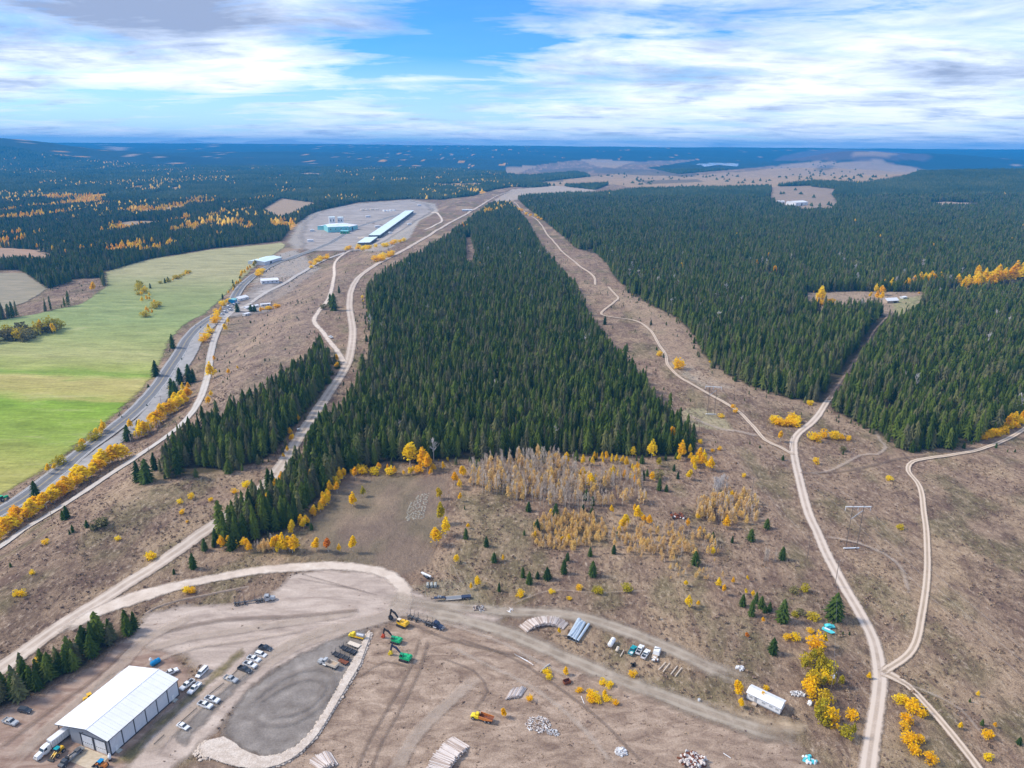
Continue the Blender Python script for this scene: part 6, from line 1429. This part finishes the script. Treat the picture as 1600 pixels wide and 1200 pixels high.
# ------------------------------------------------------------------ poles and lines
TOPS = {}
def hframe(label, a, b, hpx, key, armup=4):
    x1, y1 = PW(*a); x2, y2 = PW(*b); o = put('power_pylon', label, 'power pylon', a, b); Wd = math.hypot(x2-x1, y2-y1); h = hpx*mpp(*a)
    for s in (-1, 1): MB().cyl((s*Wd/2, 0, -.3), (s*Wd/2, 0, h), .19, .14, 10).build('pole', 'pole_wood', o)
    MB().box(0, 0, h-.9, Wd*2.35, .4, .42).build('crossarm', 'white_paint', o)
    MB().beam((-Wd/2, .3, h-8), (Wd/2, .3, h-3), .3, .3).build('brace', 'rim', o); MB().beam((Wd/2, -.3, h-8), (-Wd/2, -.3, h-3), .16, .16).build('brace', 'pole_wood', o)
    for s in (-1, 0, 1): MB().lathe((s*Wd*1.14, 0, h-.9), (0, 0, -1), [(0, .08), (.2, .16), (.5, .1), (.8, .17), (1.1, .1), (1.4, .17), (1.9, .06)], 8).build('insulator', 'white_paint', o)
    MB().box(0, -.2, .05, Wd*1.5, .6, .45, rz=.05).build('anchor_beam', 'white_paint', o)
    c_, s_ = math.cos(o.rotation_euler.z), math.sin(o.rotation_euler.z); TOPS[key] = [(o.location.x+c_*q*Wd*1.14, o.location.y+s_*q*Wd*1.14, o.location.z+h-2.9) for q in (-1, 0, 1)]
hframe('tall wooden H-frame power pylon with white crossarm right of the ranch road', (1321,858), (1338,857), 66, 'A')
hframe('distant H-frame power pylon with white crossarm on the dry grass patch', (1105,648), (1116,648), 44, 'B')
def pole(label, base, top, arm=1.6, tr=False, lean=0):
    x, y = PW(*base); o = thing('utility_pole', label, 'utility pole', (x, y, float(HG(x, y))), .5); h = (base[1]-top[1])*mpp(*base)
    MB().cyl((0, 0, -.2), (0, 0, h), .15, .10, 8).build('pole', 'pole_wood', o); MB().box(0, 0, h-.6, arm*1.4, .14, .16).build('crossarm', 'pole_wood', o)
    for s in (-1, 1): MB().cyl((s*arm*.6, 0, h-.44), (s*arm*.6, 0, h-.15), .07, .05, 6).build('insulator', 'white_paint', o)
    if tr: MB().cyl((.3, 0, h-2.2), (.3, 0, h-1.0), .36, n=12).build('transformer', 'white_paint', o)
    return (x, y, float(HG(x, y))+h-.3)
p1 = pole('utility pole with white transformer beside the yellow-green thicket', (1297,1085), (1302,1052), 2.4, True)
p2 = pole('dark utility pole standing left of the ranch road, the nearer of two', (1304,918), (1314,876))
p3 = pole('dark utility pole left of the ranch road, farther of two', (1261.5,872), (1265,842))
p4 = pole('utility pole in the open slope left of the ranch road above the straw thicket', (1174,778), (1177,747))
p5 = pole('utility pole exactly at the fork of trail and ranch road', (1235,705), (1236.5,682))
p6 = pole('short utility pole at the dry grass patch near the forest corner', (1092,676), (1092,655))
pole('utility pole beside the lower gravel road near the lower left edge', (82,815), (80,797)); pole('utility pole beside the lower gravel road by the spruce wedge', (233,709), (232,692)); pole('utility pole on the highway ballast among the golden trees', (252,632), (251,618))
def wire(name, label, pts, r=.03, sag=3.0, group=None):
    V = []; Fl = []
    for a, b in zip(pts[:-1], pts[1:]):
        a = Vector(a); b = Vector(b); N_ = 14; prev = a
        for i in range(1, N_+1):
            t = i/N_; q = a.lerp(b, t) - Vector((0, 0, sag*4*t*(1-t))); tube(V, Fl, prev, q, r, r, 3); prev = q
    me = arr_mesh(name, V, Fl); o = link(name, me, M['rim']); o['label'] = label; o['category'] = 'power line'
    if group: o['group'] = group
B_, A_ = TOPS['B'], TOPS['A']
for i, w_ in enumerate(('left', 'middle', 'right')):
    dv = Vector(A_[i])-Vector(B_[i]); wire('power_line', f'{w_} wire of the high-voltage line strung between the two H-frame pylons', [tuple(Vector(B_[i])-dv*.9), B_[i], A_[i], tuple(Vector(A_[i])+Vector((dv.x*.75, dv.y*.75, 0)))], .035, 4.0)
wire('power_line', 'thin wire along the wooden utility poles left of the ranch road', [p1, p2, p3, p4, p6], .02, 1.2)

# ------------------------------------------------------------------ mill and far buildings
def shed(name, label, cat, A, B, depth, eave, rise, wallm, roofm, nwin=0, bays=0, door=None, flip=1):
    """gabled building: A-B is its near long wall on the ground"""
    a = Vector(PW(*A)); b = Vector(PW(*B)); u = b-a; L = u.length; o = thing(name, label, cat, (a.x, a.y, float(HG(a.x, a.y))-.3), math.atan2(u.y, u.x))
    MB().box(L/2, depth/2, 0, L, depth, eave).build('wall', wallm, o)
    for s, y1 in ((-1, -.5), (1, depth+.5)):
        n_ = max(3, min(14, int(L/8)))
        for i in range(n_):
            x0 = -.4+i*(L+.8)/n_; w_ = (L+.8)/n_-.12; q = MB(); q.V = [(x0, depth/2, eave+rise), (x0+w_, depth/2, eave+rise), (x0+w_, y1, eave-.05), (x0, y1, eave-.05)]; q.V += [(p[0], p[1], p[2]-.25) for p in q.V]
            q.F = [(0, 1, 2, 3), (7, 6, 5, 4), (0, 4, 5, 1), (1, 5, 6, 2), (2, 6, 7, 3), (3, 7, 4, 0)]; q.build('roof_panel', roofm, o)
    for x in (.1, L-.1):
        q = MB(); V = [(x-.09, .05, eave), (x-.09, depth-.05, eave), (x-.09, depth/2, eave+rise-.3)]; q.V = V+[(p[0]+.18, p[1], p[2]) for p in V]; q.F = [(0, 1, 2), (5, 4, 3), (0, 3, 4, 1), (1, 4, 5, 2), (2, 5, 3, 0)]; q.build('gable', wallm, o)
    for i in range(nwin):
        x = L*(i+.5)/nwin; w_ = MB().box(x, -.05, eave*.45, min(2.5, L/nwin*.5), .15, eave*.3).build('window', 'white_paint', o); MB().box(x, -.15, eave*.48, min(2.1, L/nwin*.42), .08, eave*.24).build('pane', 'glass', w_)
    if door: MB().box(L*door, -.06, 0, min(6, L*.25), .16, eave*.75).build('door', 'trim_dark', o)
    return o
shed('mill_hall', 'large pale teal-walled mill hall with stepped roofs beyond the highway', 'mill building', (513,364), (545,363), 58, 15, 3, 'teal_wall', 'pale_teal_roof', 4)
shed('mill_hall', 'white-roofed mill hall adjoining the right side of the teal hall', 'mill building', (543,362), (559,358), 85, 12, 4, 'teal_wall', 'roof_white', 3, door=.5)
shed('mill_annex', 'low green annex standing in front of the teal mill hall', 'mill building', (532,366), (544,366), 14, 8, 1.5, 'dark_green_paint', 'teal_wall', 2)
shed('mill_tower', 'small white box tower on the left of the teal mill hall', 'mill building', (515,352), (524,352), 16, 22, 1.5, 'white_paint', 'pale_teal_roof', 2)
shed('mill_tower', 'second small white tower behind the middle of the teal mill hall', 'mill building', (528,351), (536,351), 16, 20, 1.5, 'white_paint', 'pale_teal_roof', 2)
def longshed():
    Aq = PW(559, 385); Bq = PW(634, 333)
    a = Vector(Aq); b = Vector(Bq); u = (b-a); L = u.length; n = Vector((u.y, -u.x)).normalized(); W_ = 25
    o = thing('long_mill_shed', 'very long narrow shed with pale turquoise roof running away from the mill yard', 'mill building', (a.x, a.y, float(HG(a.x, a.y))), math.atan2(u.y, u.x)); z2 = float(HG(b.x, b.y))-float(HG(a.x, a.y))
    for i in range(24):
        if i == 3: continue
        x0, x1 = L*i/24, L*(i+1)/24-1; za, zb = z2*i/24, z2*(i+1)/24
        q = MB().box((x0+x1)/2, -W_/2, (za+zb)/2-1, x1-x0, W_, 9); q.build('wall', 'trim_dark' if i % 3 else 'steel', o)
        q = MB(); q.V = [(x0, 1, za+8.2), (x1+.4, 1, zb+8.2), (x1+.4, -W_-2, zb+9.2), (x0, -W_-2, za+9.2)]; q.V += [(p[0], p[1], p[2]-.5) for p in q.V]; q.F = [(0, 1, 2, 3), (7, 6, 5, 4), (0, 4, 5, 1), (1, 5, 6, 2), (2, 6, 7, 3), (3, 7, 4, 0)]; q.build('roof_panel', 'pale_teal_roof', o)
longshed()
for i, (px, py, hw) in enumerate([(590,356,9),(488,362,7),(485,378,8),(610,366,6),(655,322,8),(575,340,9),(640,352,7)]):
    x, y = PW(px, py); o = thing('mill_hut', ['small pale hut beside the mill hall', 'small pale hut on the left bank of the mill yard', 'small hut at the mill yard entrance', 'small hut under the long shed', 'small hut behind the far end of the long shed', 'small hut behind the white mill hall', 'small hut on the slope right of the long shed'][i], 'hut', (x, y, up(x, y)), .3)
    MB().box(0, 0, 0, hw*1.6, hw, 4).build('wall', 'wall_light', o); MB().prism([(-hw*.85, 4), (hw*.85, 4), (hw*.8, 4.3), (0, 5.2), (-hw*.8, 4.3)], -hw*.55, hw*.55).build('roof', 'roof_white', o)
def lumber(label, a, b, m, h=5):
    x1, y1 = PW(*a); x2, y2 = PW(*b); o = put('lumber_stack', label, 'lumber stack', a, b); L = math.hypot(x2-x1, y2-y1); n_ = max(4, int(L/22))
    for i in range(n_): MB().box(-L/2+L*(i+.5)/n_, 0, 0, L/n_-4, 16, h*random.uniform(.7, 1)).build('stack', m, o)
lumber('long row of pale stacked lumber behind the teal mill hall', (563,329), (592,328), 'cream_paint'); lumber('white row of stacked lumber left of the long shed far end', (598,331), (618,330), 'white_paint')
lumber('short white lumber row in front of the long shed', (560,373), (572,372), 'cream_paint', 3)
shed('roadside_hall', 'long white-roofed workshop hall beside the highway below the mill', 'building', (414,415), (441,407), 34, 7, 2.5, 'wall_light', 'pale_teal_roof', 0, door=.35)
shed('roadside_shed', 'row shed with white doors between highway and lower gravel road', 'building', (409,444.5), (436,443), 22, 6, 1.5, 'wall_light', 'roof_white', 4)
for i, (x_, y_, lb) in enumerate([(379,470,'white house with arched roof in the small roadside yard')]): shed('white_house', lb, 'house', (374,471), (389,467), 12, 4, 2, 'white_paint', 'roof_white', 2)
shed('blue_shed', 'small deep blue shed at the left of the roadside yard', 'shed', (366,475), (371,473), 9, 6, 1, 'blue_paint', 'teal_wall', 1)
shed('trailer_house', 'low white trailer house behind the roadside spruces', 'trailer house', (385,484), (405,480), 6, 3.2, .8, 'white_paint', 'roof_white', 3)
shed('trailer_house', 'small white trailer house right of the roadside spruces', 'trailer house', (408,479), (423,477), 5, 3.2, .8, 'white_paint', 'roof_white', 2)
shed('trailer_house', 'white trailer nearest the lower gravel road in the roadside yard', 'trailer house', (383,494), (391,492), 5, 3, .7, 'white_paint', 'roof_white', 2)
for i, (a, b, k) in enumerate([((354,483),(360,480),'van'),((358,487),(363,484),'van'),((364,478),(368,476),'suv'),((369,476),(373,474),'suv'),((345,494),(349,491),'suv'),((350,490),(354,488),'van')]):
    car('white vehicle in the roadside yard, ' + ['long one by the hedge', 'lower long one', 'small one by the blue shed', 'small one by the white house', 'nearest the highway', 'second nearest the highway'][i], a, b, 'white_paint', k, sc=1.5)
shed('small_white_house', 'small white-roofed house in the green clearing of the right forest', 'house', (1386,474), (1404,473), 9, 3.5, 3, 'wood', 'roof_white', 3, door=.7)
shed('small_outbuilding', 'tiny grey-white outbuilding right of the small white house', 'shed', (1411,467), (1417,466), 5, 2.5, .6, 'wall_light', 'roof_white', 1)
shed('farm_hall', 'white farm hall in the far right clearing', 'farm building', (1243,322), (1262,320), 40, 12, 4, 'white_paint', 'roof_white', 3, door=.5)
shed('farm_shed', 'low white farm shed left of the white farm hall', 'farm building', (1215,317), (1226,317), 20, 6, 2, 'white_paint', 'roof_white', 2); shed('farm_shed', 'small pale farm shed between the low shed and the hall', 'farm building', (1230,319), (1234,319), 20, 8, 2, 'wall_light', 'roof_white', 1)
for i, (a, b, t_) in enumerate([((700,291),(722,291),'left'),((742,312),(750,312),'right')]): pass
shed('far_shed', 'long pale low shed beside the powerline clearing far end', 'shed', (722,330), (738,330), 12, 5, 1, 'wall_light', 'roof_white', 3)
def tractor():
    o = put('green_tractor', 'green tractor at the left edge between meadow and highway', 'tractor', (2,784), (10,780)); o.scale = (1.5,)*3
    MB().prism([(-.3, .6), (2.0, .6), (2.0, 1.3), (-.3, 1.5)], -.4, .4).build('hood', 'green_paint', o); MB().box(-.9, 0, .9, 1.3, 1.3, 1.3, .85, .85).build('cab', 'glass', o); MB().box(-.9, 0, 2.2, 1.4, 1.4, .12).build('cab_roof', 'green_paint', o)
    for s in (-1, 1): wheel(o, -1.0, s*.85, .8, .4); wheel(o, 1.5, s*.7, .45, .28)
tractor()
# ------------------------------------------------------------------ rock band round the gravel pad
def riprap():
    cl = [(578,990,8),(568,1012,13),(557,1038,17),(541,1066,16),(524,1096,14),(507,1124,14),(491,1149,14),(467,1173,17),(436,1190,22),(400,1194,26),(365,1184,34),(338,1170,44),(315,1178,30)]
    X = []; Y = []; R_ = []
    for (x1, y1, w1), (x2, y2, w2) in zip(cl[:-1], cl[1:]):
        for i in range(330):
            t = random.random(); w_ = (w1+(w2-w1)*t)/2; a = random.random()*6.28; q = random.random()**.5; X.append(x1+(x2-x1)*t+math.cos(a)*q*w_); Y.append(y1+(y2-y1)*t+math.sin(a)*q*w_*.8)
    P_ = np.array([PW(a, b) for a, b in zip(X, Y)])
    me = []
    for k in range(4):
        rd = random.Random(k); bm = bmesh.new(); bmesh.ops.create_icosphere(bm, subdivisions=1, radius=.5)
        for v in bm.verts: v.co *= rd.uniform(.7, 1.2); v.co.z = v.co.z*.7+.3
        m_ = bpy.data.meshes.new('stone'); bm.to_mesh(m_); bm.free(); me.append(m_)
    scatter('riprap_stones', P_[:, 0], P_[:, 1], np.random.default_rng(2).uniform(.35, 1.05, len(P_)), np.random.default_rng(3).uniform(.9, 1.5, len(P_)), [(m_, None) for m_ in me], ('stone',), sink=-.05, seed=5)
    road('crushed_rock', [(a, b, w_*.21) for a, b, w_ in cl], 3, sheet_mat('crushed_rock', ((.44,.36,.29),(.56,.475,.40),(.66,.58,.50)), .5, .5, None, .3))
riprap()
# distant blue mountains behind the last ridge
def mountains():
    ys = 20600; V = []; Fl = []; prof = [(0,0),(250,0),(300,3),(345,7),(372,3),(420,2),(432,5),(455,6),(482,9),(500,5),(550,3),(575,2),(600,4),(625,6),(650,6),(680,6.5),(710,4),(740,2),(800,0),(1060,0),(1095,3),(1130,0),(1450,0),(1600,4),(1750,3)]
    xs = np.arange(0, 1750, 5); hh = np.interp(xs, [p[0] for p in prof], [p[1] for p in prof])
    for j, (dy_, kf) in enumerate([(-500, 0), (0, 1), (500, 0)]):
        for x, h_ in zip(xs, hh):
            X = (x-800)/FP*ys*1.06; z = 190 + h_*ys/FP*1.05 + fbm(np.array([x/14.]), np.array([1.]), 5)[0]*12 - 8 if kf else 60; V.append((X, ys+dy_, min(z, 338)))
    n = len(xs)
    for j in range(2):
        for i in range(n-1): Fl.append((j*n+i, j*n+i+1, (j+1)*n+i+1, (j+1)*n+i))
    link('distant_mountains', arr_mesh('distant_mountains', V, Fl, True), mat('mountain_rock', (.50,.52,.56), 1, var=.1), kind='structure')
mountains()

# clods, chips and small stones lying about the bare earth
def litter():
    r = np.random.default_rng(44); P_ = []
    while len(P_) < 5200:
        px, py = r.uniform(180, 1300), r.uniform(930, 1215)
        if inpoly(np.array([px]), np.array([py]), E1)[0] or (r.random() < .25 and inpoly(np.array([px]), np.array([py]), YARD)[0]): P_.append((px, py))
    # one flat ray per clod is enough on this level ground
    d = np.stack([(np.array([p[0] for p in P_])-800)/FP, -(np.array([p[1] for p in P_])-600)/FP, -np.ones(len(P_))], -1) @ RM.T
    t = -(H-.0)/d[:, 2]; x = d[:, 0]*t; y = d[:, 1]*t; k = fbm(x/9, y/9, 71) > .45; x, y = x[k], y[k]
    cl = [arr_mesh('clod', *leaf_crown(110+i, 7, .9, .6, .3, .35, ground=True)) for i in range(3)]
    scatter('earth_clods', x, y, r.gamma(2, .09, len(x))+.08, r.uniform(.9, 1.6, len(x)), [(c, None) for c in cl], ('brush',), sink=-.12, seed=15)
litter()
# ------------------------------------------------------------------ air
def haze():
    x0, x1, y0, y1, z0, z1 = -17600, 17600, -400, 21200, -60, 345
    V = [(x, y, z) for x in (x0, x1) for y in (y0, y1) for z in (z0, z1)]
    Fq = [(0,1,3,2),(4,6,7,5),(0,4,5,1),(2,3,7,6),(0,2,6,4),(1,5,7,3)]
    me = bpy.data.meshes.new('haze'); me.from_pydata(V, [], Fq); me.update()
    m = bpy.data.materials.new('haze'); m.use_nodes = True; t = NT(m.node_tree)
    v = t.n('ShaderNodeVolumePrincipled'); v.inputs['Density'].default_value = 8.5e-5
    v.inputs['Color'].default_value = (.03, .42, 1.0, 1); v.inputs['Anisotropy'].default_value = 0.0
    o = t.n('ShaderNodeOutputMaterial'); t.l(v.outputs[0], o.inputs['Volume'])
    m.cycles.homogeneous_volume = True
    link('haze', me, m, kind='stuff')
haze()
